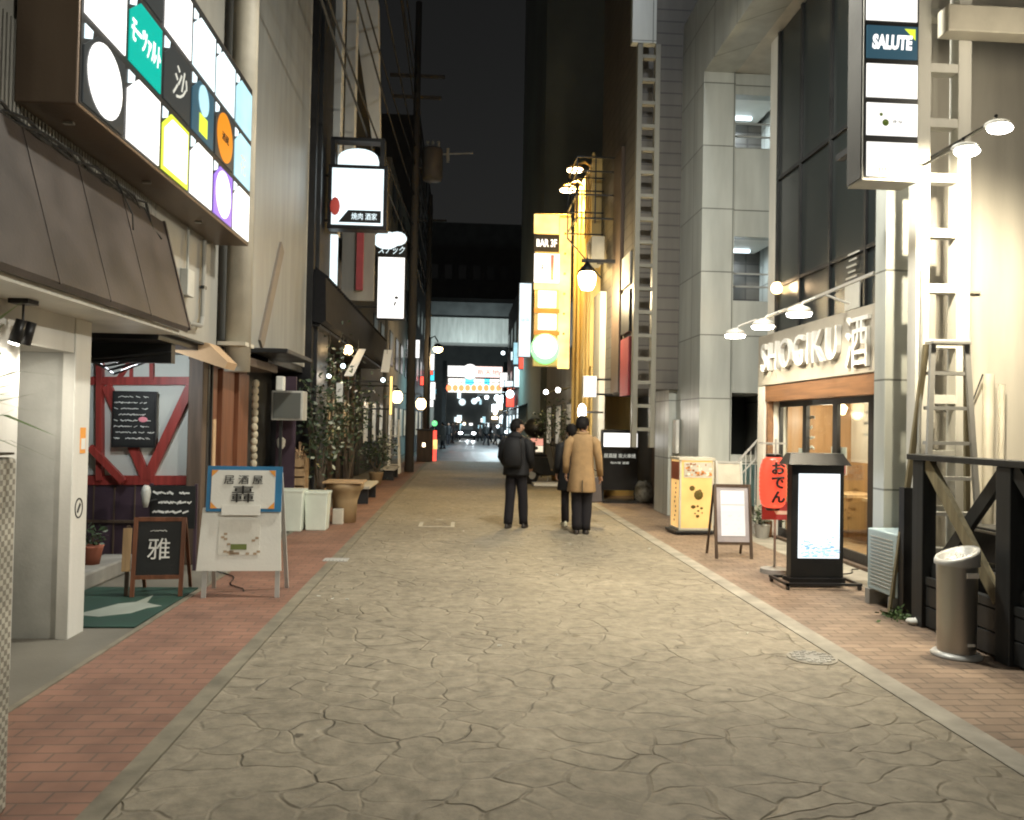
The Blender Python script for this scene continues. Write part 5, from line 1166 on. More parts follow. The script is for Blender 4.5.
# beige ladder frames
def ladderframe(label, px0, px1, Y, ztop, step, m, rail=.09, zb=0., group=None, rungh=.06):
    x0 = at(px0, 300, Y).x; x1 = at(px1, 300, Y).x
    t = thing('ladder_frame', label, 'ladder frame', ((x0 + x1) / 2, Y, zb))
    for x in (x0, x1 - rail): MB().box(x, x + rail, Y, Y + .14, zb, ztop).build('rail', m, t, bevel=.006)
    z = zb + step * .7; k = 0
    while z < ztop:
        MB().box(x0 + rail, x1 - rail, Y + .01, Y + .12, z, z + rungh).build('rung', m, t); z += step
    return t
ladderframe('tall narrow cream ladder frame on the dark clad building', 634, 657, 13.6, 8.35, .41, 'ladderpaint', .09, 1.25)
t = tag(MB().box(at(633, 0, 13.6).x, at(657, 0, 13.6).x, 13.6, 13.75, 8.36, 11).build('roof_panel', 'gtile'), 'plain pale panel above the narrow ladder frame', 'panel')

# --- tiled portal building
TB = thing('tiled_portal_building', 'large pale stone tiled building with open portal frame on the right', 'building', (4.2, 13, 0))
XC = 3.88
MB().box(XC, 4.42, 12.8, 15.1, 0, 7.53).build('column', 'gtile', TB)
MB().box(3.74, 3.875, 14.2, 15.2, 0, 12).build('side_wall', 'gtile', TB)
MB().box(XC, 4.42, 7.0, 15.1, 7.53, 8.95).build('beam', 'gtile', TB)
MB().box(4.42, 9, 7.6, 15.1, 7.56, 7.7).build('soffit', 'whitewall', TB)
MB().box(4.01, 4.27, 7.3, 7.5, 0, 7.53).build('pillar', 'gtile', TB, bevel=.006)
MB().box(4.62, 4.83, 11.5, 11.8, 0, 7.55).build('slim_column', 'whitewall', TB)
# stair tower wall facing the camera with three openings
yw = 12.85; x0, x1 = at(732, 200, yw).x, at(776, 200, yw).x
ops = [(at(750, 148, yw).z, at(750, 95, yw).z), (at(750, 301, yw).z, at(750, 237, yw).z), (at(750, 455, yw).z, at(750, 393, yw).z)]
zs = 0
wl = MB(); prev = 0.
for z0, z1 in sorted(ops): wl.box(4.42, 5.35, yw, yw + .2, prev, z0); prev = z1
wl.box(4.42, 5.35, yw, yw + .2, prev, 7.55); wl.box(x1, 5.35, yw + .001, yw + .199, 0, 7.55)
wl.build('stair_wall', 'gtile', TB)
for n_, (z0, z1) in enumerate(sorted(ops)):
    MB().box(4.42, x1 + .1, yw + 1.6, yw + 1.7, z0 - .3, z1 + .3).build('landing_wall', 'glass' if n_ < 2 else 'darkwall', TB)
    MB().box(4.42, x1 + .1, yw + .2, yw + 1.6, z1 - .0, z1 + .06).build('landing_ceiling', 'white', TB)
    MB().box(4.42, x1 + .1, yw + .2, yw + 1.6, z0 - .35, z0 - .3).build('landing_floor', 'concrete', TB)
    if n_:
        MB().box(4.55, x1 - .1, yw + .9, yw + .96, z1 - .05, z1 - .005).build('tube_lamp', 'eceil', TB)
        arealight('landing_light', (4.75, yw + .9, z1 - .08), .5, 5 + n_ * 4, (.8, .92, 1), TB, target=(4.75, yw + .6, z1 - 2))
        q = MB(); q.bar((4.42, yw + .25, z0 + .28), (x1, yw + .25, z0 + .28), .03, .03); q.bar((4.42, yw + .25, z0 + .5), (x1, yw + .25, z0 + .5), .025, .025); q.build('handrail', 'alu', TB)
# stairs with glass balustrade at the foot
q = MB()
for k in range(7): q.box(4.5, 5.3, 12.6 - k * .0 + .0, 12.84, 0, .001) if False else q.box(4.46, 4.9 + .0, 11.95 + k * .12, 12.07 + k * .12, 0, .12 + k * .14)
q.build('stair', 'concrete', TB)
q = MB(); a = at(735, 458, 12); b = at(768, 422, 11.85)
q.bar((a.x, 12, 1.05), (b.x, 11.85, 1.62), .03, .03); q.bar((a.x, 12, .8), (b.x, 11.85, 1.35), .02, .02)
for k in range(7): x = a.x + (b.x - a.x) * k / 6; q.bar((x, 11.95, 0), (x, 11.95, 1.05 + .57 * k / 6), .015, .015)
q.build('stair_rail', 'alu', TB)
MB().box(a.x, b.x, 12.1, 12.12, .4, 1.05).build('glass_balustrade', mat('teal_glass', (.12, .2, .2), .2), TB)
# roof-level fill wall to close the recess
MB().box(5.36, 9, 11.9, 15, 0, 7.55).build('rear_wall', 'gtile', TB)
# small white notice and light on column
MB().box(3.80, 3.857, 13.9, 14.15, 1.15, 1.75).build('notice_plate', 'white', TB)

# --- restaurant front
RS = thing('restaurant_front', 'restaurant front with raised white letters over wood framed glass doors', 'restaurant', (4.6, 9.8, 0))
MB().box(4.5, 4.9, 7.92, 11.85, 2.26, 3.02).build('fascia', 'fascia', RS, bevel=.01)
MB().box(4.62, 5.2, 7.95, 11.48, 3.03, 7.54).build('dark_glazing', 'glass', RS)
q = MB()
for y in (7.96, 8.8, 9.7, 10.6, 11.4): q.box(4.585, 4.618, y, y + .05, 3.03, 7.54)
for z in (3.7, 5.3): q.box(4.59, 4.617, 7.98, 11.46, z, z + .05)
q.build('mullions', 'dark', RS)
# lit items seen through upper glazing
a = atx(859, 262, 4.6); b = atx(871, 288, 4.6)
MB().box(4.57, 4.583, 8.9, 9.25, 3.05, 3.35).build('window_poster', 'grey', RS)
q = MB(); rn = random.Random(17)
for k in range(5): q.box(4.57, 4.583, 8.92 + rn.random() * .1, 9.15 + rn.random() * .1, 3.42 + k * .07, 3.44 + k * .07)
q.build('window_print', 'grey', RS)
text('SHOGIKU', 'white', RS, (4.495, 10.38, 2.67), 'west', w=2.42, h=.41, ext=.06, name='raised_letters', spacing=1.12)
text('酒', 'white', RS, (4.495, 8.74, 2.63), 'west', w=.52, h=.6, ext=.04, name='raised_letters', bold=.0)
# canopy strut lines
MB().bar((4.1, 10.6, 3.12), (4.1, 7.68, 3.2), .03, .03).build('lamp_rail', 'alu', RS)
MB().box(4.52, 4.76, 7.95, 11.6, 2.02, 2.255).build('wood_header', 'header', RS)
MB().box(4.54, 4.76, 11.52, 11.6, 0, 2.02).build('wood_jamb', 'header', RS)
MB().box(4.505, 4.75, 11.61, 11.85, 0, 2.255).build('plaster_pier', 'stucco', RS)
# doors: four leaves
for k in range(4):
    y0 = 7.96 + k * .89; o = MB(); w0 = .89
    xf = 4.70
    o.box(xf, xf + .05, y0, y0 + .06, 0.04, 2.02); o.box(xf, xf + .05, y0 + w0 - .06, y0 + w0, .04, 2.02); o.box(xf, xf + .05, y0 + .06, y0 + w0 - .06, 1.94, 2.02); o.box(xf, xf + .05, y0 + .06, y0 + w0 - .06, .04, .16)
    o = o.build('door', 'black', RS)
    MB().box(xf + .02, xf + .028, y0 + .06, y0 + w0 - .06, .16, 1.94).build('pane', 'clear', o)
q = MB().box(4.62, 4.8, 7.95, 11.6, 0, .04).build('threshold', 'brownpost', RS)
# interior
MB().box(5.75, 5.85, 7.95, 11.5, 0.02, 1.15).build('interior_wainscot', 'orangewood', RS)
MB().box(5.78, 5.85, 7.95, 11.5, 1.151, 2.12).build('interior_wall', 'stucco', RS)
MB().box(4.81, 5.85, 7.95, 11.5, 2.13, 2.2).build('interior_ceiling', 'white', RS)
MB().box(4.81, 5.85, 7.95, 11.5, .0, .015).build('interior_floor', 'tanwood', RS)
MB().box(4.81, 5.85, 11.45, 11.5, 0.02, 2.12).build('interior_wall', 'orangewood', RS); MB().box(4.81, 5.75, 7.95, 8.0, 0.02, 2.12).build('interior_wall', 'orangewood', RS)
for y in (8.2, 9.3, 10.4): MB().box(5.2, 5.7, y, y + .7, .7, .74).build('table_top', 'tanwood', RS)
MB().box(5.70, 5.74, 8.3, 8.8, 1.3, 2.0).build('noren', 'dark', RS)
MB().box(5.70, 5.74, 9.6, 10.2, 1.35, 2.0).build('wall_poster', 'paper', RS)
MB().box(5.70, 5.74, 10.5, 10.7, 1.2, 1.9).build('wall_poster', 'tan', RS)
MB().box(4.84, 4.86, 8.05, 8.72, .75, 1.35).build('wood_screen', 'orangewood', RS)
q = MB(); rn = random.Random(19); scrib(q, 8.1, 1.65, .3, .5, 4.825, 4, rnd=rn, face='x', th=.6); scrib(q, 9.1, 1.7, .4, .4, 4.825, 3, rnd=rn, face='x', th=.6); scrib(q, 10.6, 1.3, .3, 1.1, 4.765, 8, rnd=rn, face='x', th=.6); q.build('window_writing', 'white', RS)
for y0, y1, z0, z1 in ((9.55, 9.95, 1.05, 1.4), (10.7, 10.95, 1.0, 1.35)): MB().box(4.76, 4.77, y0, y1, z0, z1).build('window_notice', 'paper', RS)
MB().box(4.752, 4.759, 9.55, 9.75, 1.07, 1.2).build('red_stamp', 'poster', RS)
for y in (8.4, 9.6, 10.8):
    MB().lathe([(.05, -.12), (.09, -.02), (.03, .05)], (5.3, y, 1.95), 12).build('pendant', 'eint', RS, smooth=True)
arealight('interior_light', (5.2, 9.7, 2.1), 1.2, 60, (1, .86, .66), RS, target=(5.3, 9.7, 0), shape='SQUARE')
for y in (8.5, 9.7, 10.9): point('pendant_light', (5.15, y, 1.75), 12, (1, .84, .62), .08, RS)
# door vertical script strip
q = MB(); rn = random.Random(23)
for k in range(16): z = 1.6 - k * .08; q.bar((4.69, 8.66, z), (4.69, 8.70 + rn.uniform(-.02, .02), z + rn.uniform(-.02, .03)), .003, .018)
q.build('door_script', 'tan', RS)
# gooseneck lamps
gl = [(4.5, 11.18, 2.97), (4.5, 10.12, 2.97), (4.5, 9.0, 2.98)]
for n_, (x, y, z) in enumerate(gl):
    t = thing('gooseneck_lamp', ('farthest of three lit gooseneck lamps over the raised letters', 'middle one of three lit gooseneck lamps over the raised letters', 'nearest of three lit gooseneck lamps over the raised letters')[n_], 'lamp', (x, y, z))
    MB().tube([(x, y, z + .12), (x - .3, y, z + .22), (x - .55, y, z + .12), (x - .6, y, z + .04)], .014, 8).build('arm', 'white', t)
    MB().lathe([(.15, -.01), (.12, .05), (.03, .09)], (x - .6, y, z), 18).build('shade', 'white', t, smooth=True)
    MB().lathe([(.04, -.055), (.13, -.045), (.145, -.012)], (x - .6, y, z), 18).build('bulb', 'ewhite', t, smooth=True)
    spot('lamp_light', (x - .6, y, z - .07), (x - .5, y, 1.0), 110, (1, .88, .66), 150, parent=t)
p = at(777, 288, 11.3); t = thing('wall_lamp', 'warm round lamp on the slim column above the raised letters', 'lamp', p)
MB().ball(p, .09, 12).build('globe', 'ewarmlow', t, smooth=True); MB().tube([(p.x, p.y, p.z), (p.x + .1, p.y + .2, p.z + .05)], .015, 6).build('bracket', 'alu', t)
point('lamp_light', (p.x - .1, p.y - .15, p.z), 8, (1, .7, .4), .08, t)

# --- objects on the right pavement
# yellow lantern sign
p = gr(693, 535)
t = thing('yellow_box_sign', 'yellow lit floor sign with food photos and dark brush letters', 'sign', (p.x + .05, p.y + .02, 0), .05)
w_, dp, hh = .52, .42, 1.14
MB().box(-w_ / 2, w_ / 2, 0, dp, .1, hh - .02).build('light_box', 'eyel2', t, world=False, bevel=.006)
q = MB().box(-w_ / 2 - .02, w_ / 2 + .02, -.02, dp + .02, hh - .02, hh + .02); q.box(-w_ / 2 - .01, w_ / 2 + .01, -.01, dp + .01, .07, .1)
for x in (-w_ / 2 - .008, w_ / 2 - .02):
    for y in (-.008, dp - .015): q.box(x, x + .028, y, y + .025, .1, hh - .02)
q.build('frame', 'ivory', t, world=False)
MB().box(-.34, .26, -.06, .45, .02, .065).build('base', 'black', t, world=False, bevel=.01)
for x, y in ((-.28, 0), (-.28, .38), (.2, 0), (.2, .38)): MB().tube([(x - .012, y, .028), (x + .012, y, .028)], .028, 10).build('wheel', 'black', t, world=False)
hd = MB().box(-.2, .23, -.012, -.001, .86, 1.09).build('food_photo_strip', 'ivory', t, world=False)
rn = random.Random(14); q = MB()
for k in range(40): x = rn.uniform(-.19, .19); z = rn.uniform(.87, 1.05); q.box(x, x + rn.uniform(.015, .05), -.0145, -.013, z, z + rn.uniform(.01, .035), rn.randrange(3))
q.build('food_photos', [emat('food_orange', (.8, .3, .08), .6), emat('food_brown', (.35, .14, .05), .6), emat('food_cream', (.9, .75, .5), .9)], hd, world=False)
sd_ = MB().box(-w_ / 2 - .0125, -w_ / 2 - .001, .02, .38, .82, 1.09).build('side_photo', mat('side_photo_red', (.35, .1, .05), .4), t, world=False)
q = MB()
for cx_, cz_, r_ in ((-.07, .70, .045), (.03, .60, .075), (.05, .655, .03), (-.05, .42, .04), (.02, .43, .02), (.08, .40, .025), (.03, .36, .02), (-.02, .32, .015), (.02, .28, .03), (.09, .33, .012)):
    q.ball((cx_, -.004, cz_), r_, 9, sq=(1, .12, rn.uniform(.7, 1.1)))
q.build('brush_letters', mat('brush_olive', (.10, .07, .01), .6), t, world=False)
q = MB()
for k in range(9): z = .76 - k * .07; q.ball((-w_ / 2 - .003, .2 + rn.uniform(-.05, .05), z), .025, 7, sq=(.12, 1, .8))
q.build('brush_letters', 'brownpost', t, world=False)

# A-frame lit board
p = gr(734, 559)
t, o, fp = aboard('menu_a_board', 'grey framed A-board with bright white menu sheet on the right pavement', (p.x, p.y, 0), -.02, .47, .92, .19, 'brownpost', mat('lavender_board', (.40, .38, .40), .5))
s0, s1 = .28, .84
a = fp(-.15, s0); b = fp(.15, s0); c = fp(.15, s1); d = fp(-.15, s1)
sh_ = slab([(v[0], v[1] - .006, v[2]) for v in (a, b, c, d)], .005).build('menu_sheet', emat('bright_sheet', (1, .98, .94), .55), o, world=False)
q = MB(); rn = random.Random(16); scrib(q, 0.0, .42, .2, .26, 0, 5, rnd=rn, dens=.3, th=.2)
q.v = [(v[0], fp(0, v[2])[1] - .010 + (v[1]), v[2]) for v in q.v]; q.build('menu_print', 'egrey', sh_, world=False)
slab([(v[0], v[1] - .007, v[2]) for v in (fp(-.145, .66), fp(.145, .66), fp(.145, .668), fp(-.145, .668))], .005).build('divider', 'grey', sh_, world=False)
# plain beige board behind
p = gr(737, 538)
t, o, fp = aboard('plain_board', 'plain beige board standing just behind the grey framed A-board', (p.x, p.y + .25, 0), .05, .42, 1.12, .4, 'alu', 'ivory')
# potted plant near lantern
p = gr(762, 538); 
t = thing('low_plant', 'pale leafy pot plant below the red lantern', 'plant', (p.x, p.y, 0)); MB().lathe([(.09, 0), (.12, .2), (.1, .2)], n=14).build('pot', 'concrete', t, world=False)
lf = MB(); rn = random.Random(40)
for k in range(130): lf.leaf((rn.gauss(0, .08), rn.gauss(0, .08), .24 + abs(rn.gauss(0, .1))), .08, rn.randrange(2), rn)
lf.build('foliage', ['leaf', 'leafw'], t, world=False)
# red lantern with stand
p = at(773, 482, 8.5)
t = thing('red_paper_lantern', 'red paper lantern reading oden beside the bright screen sign', 'lantern', (p.x, 8.5, p.z - .28))
r_ = .145; pf = [(.07, .0), (.10, .01)]
for k in range(22): z = .02 + k * .0235; pf.append((r_ * (1 - .22 * abs((k - 10.5) / 10.5) ** 4) + (.004 if k % 2 else -.002), z))
pf += [(.10, .545), (.07, .555)]
MB().lathe(pf, n=28).build('paper_shade', 'lampred', t, world=False, smooth=True)
MB().lathe([(.075, .555), (.08, .585), (.07, .59)], n=20).build('top_ring', 'black', t, world=False); MB().lathe([(.07, -.03), (.08, -.003)], n=20).build('bottom_ring', 'black', t, world=False)
for n_, ch in enumerate('おでん'): text(ch, 'ink', t, (-.005, -.158, .44 - .155 * n_), w=.15, h=.13, world=False, bold=.03, ext=.012)
point('lantern_light', (p.x - .0, 8.3, p.z - .45), 2.0, (1, .25, .1), .08, t)
t = thing('lantern_stand', 'thin stand holding the red lantern and a red striped cloth', 'stand', (p.x + .1, 8.68, 0))
MB().tube([(0, 0, 0), (0, 0, 1.5)], .015, 8).build('pole', 'alu', t, world=False); MB().bar((-.2, 0, 1.45), (.12, 0, 1.45), .02, .02).build('crossbar', 'alu', t, world=False)
MB().lathe([(.16, 0), (.15, .05), (.03, .07)]).build('base', 'concrete', t, world=False)
MB().bar((-.1, -.16, 1.44), (-.1, 0, 1.44), .015, .015).build('hook', 'alu', t, world=False)
q = MB(); q.box(-.17, .14, -.06, -.045, .60, .80, 0); q.add([(-.15, -.0625, .78), (-.09, -.0625, .78), (-.01, -.0625, .66), (.12, -.0625, .66), (.12, -.0625, .70), (.01, -.0625, .70), (-.06, -.0625, .78)], [(0, 1, 2, 3, 4, 5, 6)], 1); q.build('striped_cloth', ['poster', 'white'], t, world=False)
# LED screen sign
p = gr(815, 590)
t = thing('screen_sign', 'black framed bright screen sign on a wheeled base', 'sign', (p.x + .075, p.y + .12, 0), .0)
MB().box(-.275, .275, .0, .12, .10, 1.26).build('cabinet', 'black', t, world=False, bevel=.006)
sc1 = MB().box(-.205, .225, -.012, -.002, .30, 1.16).build('screen', 'eled', t, world=False)
q = MB(); rn = random.Random(44)
for k in range(150):
    z = .31 + abs(rn.gauss(0, .09)); x = rn.uniform(-.19, .19); q.add([(x, -.0135, z), (x + rn.uniform(.01, .05), -.0135, z - .004), (x + rn.uniform(.02, .05), -.0135, z + .012), (x, -.0135, z + .01)], [(0, 1, 2, 3)], rn.randrange(2))
for k in range(40):
    z = rn.uniform(.45, .85); x = rn.choice([rn.uniform(-.2, -.15), rn.uniform(.16, .2)]); q.add([(x, -.0135, z), (x + .02, -.0135, z), (x + .02, -.0135, z + .02), (x, -.0135, z + .02)], [(0, 1, 2, 3)], 1)
q.build('screen_print', ['eledb', 'eledp'], sc1, world=False)
MB().add([(-.34, -.07, 1.25), (.32, -.07, 1.25), (.32, .19, 1.25), (-.34, .19, 1.25), (-.29, .0, 1.37), (.26, .0, 1.37), (.26, .12, 1.37), (-.29, .12, 1.37)], [(0, 1, 2, 3), (7, 6, 5, 4), (0, 4, 5, 1), (1, 5, 6, 2), (2, 6, 7, 3), (3, 7, 4, 0)]).build('roof', 'black', t, world=False, bevel=.004)
MB().box(-.30, .28, -.04, .16, .055, .10).build('plinth', 'black', t, world=False)
q = MB()
for y in (-.15, .28): q.box(-.38, .40, y, y + .035, .045, .07)
for x in (-.38, .37): q.box(x, x + .03, -.15, .3, .045, .069)
q.build('base_frame', 'black', t, world=False)
for x in (-.36, .38):
    for y in (-.13, .29): MB().tube([(x - .012, y, .025), (x + .012, y, .025)], .025, 10).build('wheel', 'black', t, world=False)
for k in range(0): pass
# AC unit
t = thing('outdoor_ac_unit', 'pale blue outdoor air conditioner unit at the foot of the pillar', 'air conditioner', (3.98, 6.95, 0))
MB().box(-.16, .14, -.22, .28, .14, .70).build('casing', 'lblue', t, world=False, bevel=.012)
q = MB()
for k in range(14): q.box(-.166, -.161, -.16, .22, .2 + k * .033, .21 + k * .033)
q.build('grille', 'grey', t, world=False)
for y in (-.2, .2): MB().box(-.18, .16, y, y + .08, 0, .138).build('foot', 'concrete', t, world=False)
MB().box(-.155, .135, -.226, -.221, .5, .68).build('access_panel', 'lblue', t, world=False)
# black post beside pillar
t = thing('cable_post', 'black post with grey conduit at the fence end', 'post', (3.86, 6.68, 0)); MB().box(-.03, .05, -.04, .04, 0, 1.12).build('post', 'black', t, world=False); MB().tube([(.07, -.08, 0), (.07, -.08, .7), (.09, -.08, 3.2)], .016, 8).build('conduit', 'grey', t, world=False)
# fence with cross braces
FN = thing('fence', 'black timber fence with crossed braces and low boards on the right', 'fence', (3.66, 5.2, 0))
for y in (6.28, 5.24, 4.2, 3.16):
    MB().box(3.60, 3.72, y, y + .15, 0, 1.37).build('post', 'fence', FN, bevel=.006)
MB().box(3.585, 3.735, 2.6, 6.5, 1.372, 1.42).build('top_rail', 'fence', FN, bevel=.006)
for y in (5.395, 4.355, 3.315):
    l = .88
    MB().bar((3.64, y, .42), (3.64, y + l, 1.36), .045, .10).build('brace', 'timber' if y > 5.1 else 'fence', FN)
    MB().bar((3.69, y, 1.36), (3.69, y + l, .42), .045, .10).build('brace', 'fence', FN)
    MB().box(3.63, 3.69, y, y + l, .02, .18).build('board', 'fence', FN, bevel=.005); MB().box(3.63, 3.69, y, y + l, .19, .35).build('board', 'fence', FN, bevel=.005)
    MB().box(3.625, 3.695, y, y + l, .36, .42).build('mid_rail', 'fence', FN)
FN.location.x = 3.84
# stacked stuff behind fence
t = thing('crate_stack', 'dark plastic crates stacked behind the black fence', 'crates', (4.2, 6.0, 0))
for k in range(3):
    for j in range(3):
        o = MB().box(4.02, 4.5, 4.3 + j * .62, 4.85 + j * .62, .02 + k * .3, .28 + k * .3).build('crate', 'dark', t, bevel=.01)
        MB().box(4.008, 4.018, 4.33 + j * .62, 4.82 + j * .62, .24 + k * .3, .26 + k * .3).build('rim', 'alu', o)
# ladder frame, near
ladderframe('wide cream ladder frame beside the grey pillar on the near right', 916, 970, 6.9, 7.3, .505, 'whitewall', .125, .0, rungh=.08)
# wall behind: cream
NW = thing('cream_wall_building', 'brightly lit cream wall with pipes behind the black fence', 'building', (5, 8, 0))
MB().box(4.25, 12, 7.7, 7.9, 0, 9).build('wall', 'stucco', NW)
a = at(930, 45, 7.0); MB().box(a.x, 6.5, 6.72, 6.893, a.z, a.z + .24).build('beam', 'ivory', NW, bevel=.01)
MB().box(4.52, 4.66, 7.55, 7.7, 0, 9).build('pilaster', 'stucco', NW)
q = MB(); q.tube([(5.25, 7.6, 0), (5.25, 7.6, 2.2)], .05, 10); q.tube([(5.4, 7.62, 0), (5.4, 7.62, 2.1)], .03, 8); q.build('pipe', 'ivory', NW, smooth=True)
MB().tube([(4.7, 7.66, 1.9), (4.9, 7.64, 1.78), (5.1, 7.64, 1.9), (5.2, 7.62, 2.2)], .008, 5).build('cable', 'dark', NW)
MB().box(4.66, 5.2, 7.66, 7.695, 3.02, 3.04).build('ledge', 'ivory', NW)
for n_, (px, py) in enumerate(((1000, 126), (967, 149))):
    p = at(px, py, 6.1); t = thing('arm_floodlight', ('upper lit floodlight on an arm over the cream wall', 'lower lit floodlight on an arm over the cream wall')[n_], 'floodlight', p)
    MB().tube([p + Vector((-.02, .02, .09)), p + Vector((.1, .2, .13)), Vector((p.x + .15, 7.68, p.z + .15))], .014, 8).build('arm', 'dark', t)
    MB().ball(p + Vector((0, .03, .02)), .085, 14, sq=(1.25, 1, .5)).build('housing', 'grey', t, smooth=True)
    MB().ball(p + Vector((0, 0, -.02)), .082, 14, sq=(1.25, .9, .5)).build('lens', 'ewhite', t)
    spot('flood', p + Vector((0, 0, -.08)), (p.x - .05, 7.4, 2.2), 330, (1, .86, .62), 150, parent=t)
point('upper_wall_fill', (4.6, 5.9, 4.9), 30, (1, .88, .68), .2)  # added light without a fixture, brightens the wall above the floodlights
# step ladder
t = thing('stepladder', 'aluminium stepladder leaning in front of the cream ladder frame', 'stepladder', (4.1, 6.6, 0))
for x0, x1, y0, y1, nm, mm in ((3.88, 4.00, 6.42, 6.52, 'rail', 'alu'), (4.42, 4.30, 6.42, 6.52, 'rail', 'alu'), (3.80, 3.97, 6.78, 6.56, 'rear_rail', 'timber'), (4.50, 4.33, 6.78, 6.56, 'rear_rail', 'timber')):
    MB().bar((x0, y0, 0), (x1, y1, 2.36), .045, .03).build(nm, mm, t)
for k in range(7):
    z = .3 + k * .3; f = z / 2.36; MB().box(3.88 + .12 * f, 4.42 - .12 * f, 6.43 + .1 * f, 6.52 + .1 * f, z, z + .03).build('step', 'alu', t)
MB().box(3.98, 4.32, 6.48, 6.60, 2.36, 2.39).build('top_cap', 'alu', t, bevel=.005)
# vertical sign near
YS = 6.6
x0 = at(863, 90, YS).x; x1 = at(919, 90, YS).x; zb = at(890, 181, YS).z
t = thing('vertical_panel_sign', 'vertical lit sign of stacked white panels mounted on the near right pillar', 'sign', ((x0 + x1) / 2, YS, zb))
MB().box(x0 - .0, x1, YS, YS + .26, zb, 7).build('casing', 'grey', t, bevel=.006)
MB().box(x0 - .012, x0 - .001, YS + .01, YS + .25, zb + .02, 7).build('side_plate', 'darkwall', t)
rows_ = [(176, 144), (135, 105), (97, 66), (58, 28), (20, -18), (-24, -60)]
K['greyink'] = mat('grey_ink', (.12, .12, .11), .6)
K['ewv'] = emat('lit_ivory_panel', (1, .985, .94), 1.15, .25)
MB().box(x0 + .01, x1 - .01, YS - .0015, YS - .0005, zb + .02, 6.9).build('panel_backing', 'dark', t)
for n_, (py1, py0) in enumerate(rows_):
    a = at(866, py1, YS); b = at(917, py0, YS); o = MB().box(a.x, b.x, YS - .012, YS - .002, a.z, b.z).build('sign_panel', 'ewv' if n_ != 3 else 'egreyd', t)
    cx_, cz_ = (a.x + b.x) / 2, (a.z + b.z) / 2
    if n_ == 0: text('倶楽部', 'greyink', o, (cx_ - .0, YS - .013, a.z + .055), w=.26, h=.05)
    if n_ == 1:
        q = MB(); q.ball((cx_ - .06, YS - .013, cz_ - .03), .03, 10, sq=(1, .1, 1)); q.ball((cx_ - .10, YS - .013, cz_ + .04), .015, 8, sq=(1, .1, 1)); q.build('green_print', mat('green_print', (.2, .35, .02), .5), o)
        text('きなこ', 'greyink', o, (cx_ + .07, YS - .013, cz_ - .02), w=.13, h=.025)
    if n_ == 3: text('SALUTE', 'ew', o, (cx_, YS - .013, cz_ - .0), w=.36, h=.13, bold=.05, lean=.1); MB().add([(b.x - .12, YS - .013, b.z - .02), (b.x - .02, YS - .013, b.z - .02), (b.x - .02, YS - .013, b.z - .12)], [(0, 1, 2)]).build('corner_print', 'elime', o)
MB().box(x0 + .1, x0 + .18, YS + .26, 7.3, zb + .4, zb + .46).build('bracket', 'dark', t)
# trash can / ashtray
p = gr(965, 660)
t = thing('street_ashtray', 'brushed steel cylinder bin with slanted top in front of the black fence', 'bin', (p.x, p.y + .1, 0))
r_ = .135; n = 28; q = MB(); vs = []; 
for z, rr in ((.03, r_ * .93), (.66, r_)): vs += [(rr * math.cos(2 * PI * k / n), rr * math.sin(2 * PI * k / n), z) for k in range(n)]
q.add(vs, [(k, (k + 1) % n, n + (k + 1) % n, n + k) for k in range(n)]); q.build('drum', 'steel', t, world=False, smooth=True)
q = MB(); rg = []
for z0, rr, sl in ((.655, r_ + .012, 0), (.72, r_ + .014, .35), (.74, r_ + .006, .35), (.735, r_ - .02, .35), (.69, r_ - .03, .3)):
    rg += [(rr * math.cos(2 * PI * k / n), rr * math.sin(2 * PI * k / n), z0 + sl * rr * math.cos(2 * PI * k / n)) for k in range(n)]
q.add(rg, [(i * n + k, i * n + (k + 1) % n, (i + 1) * n + (k + 1) % n, (i + 1) * n + k) for i in range(4) for k in range(n)] + [tuple(4 * n + k for k in range(n))])
q.build('slanted_lid', 'alu', t, world=False, smooth=True)
q = MB(); rn = random.Random(50)
for k in range(26): a = rn.random() * 6.28; rr = rn.random() * .09; x, y = rr * math.cos(a), rr * math.sin(a); q.bar((x, y, .70 + .3 * x), (x + .02, y + .01, .725 + .3 * x), .008, .008)
q.build('cigarette_ends', 'white', t, world=False)
MB().lathe([(.165, 0), (.17, .012), (.155, .03), (.12, .04)], n=28).build('base_plate', 'alu', t, world=False, smooth=True)
MB().box(-.02, .07, -.148, -.136, .58, .62).build('handle', 'white', t, world=False, bevel=.005)
MB().box(.0, .05, -.134, -.126, .1, .12).build('label_plate', 'white', t, world=False)
# crumpled bag + weeds at fence foot
p = gr(918, 625); t = tag(MB().ball((0, 0, .03), .07, 10, sq=(1.5, .8, .45)).build('crumpled_bag', 'paper', smooth=True), 'small crumpled white bag at the foot of the black fence', 'litter'); t.location = (p.x, p.y, 0)
for k, v in enumerate(t.data.vertices): v.co += Vector((rn.uniform(-.012, .012), rn.uniform(-.012, .012), rn.uniform(-.006, .01)))
p = gr(898, 618); lf = MB(); 
for k in range(160): lf.leaf((p.x + rn.gauss(0, .07), p.y + rn.gauss(0, .08), abs(rn.gauss(0, .03))), .05, 0, rn)
o = lf.build('weeds', mat('weed_leaf', (.05, .09, .025), .6, var=.4)); tag(o, 'tuft of weeds growing at the foot of the grey pillar', 'weeds')

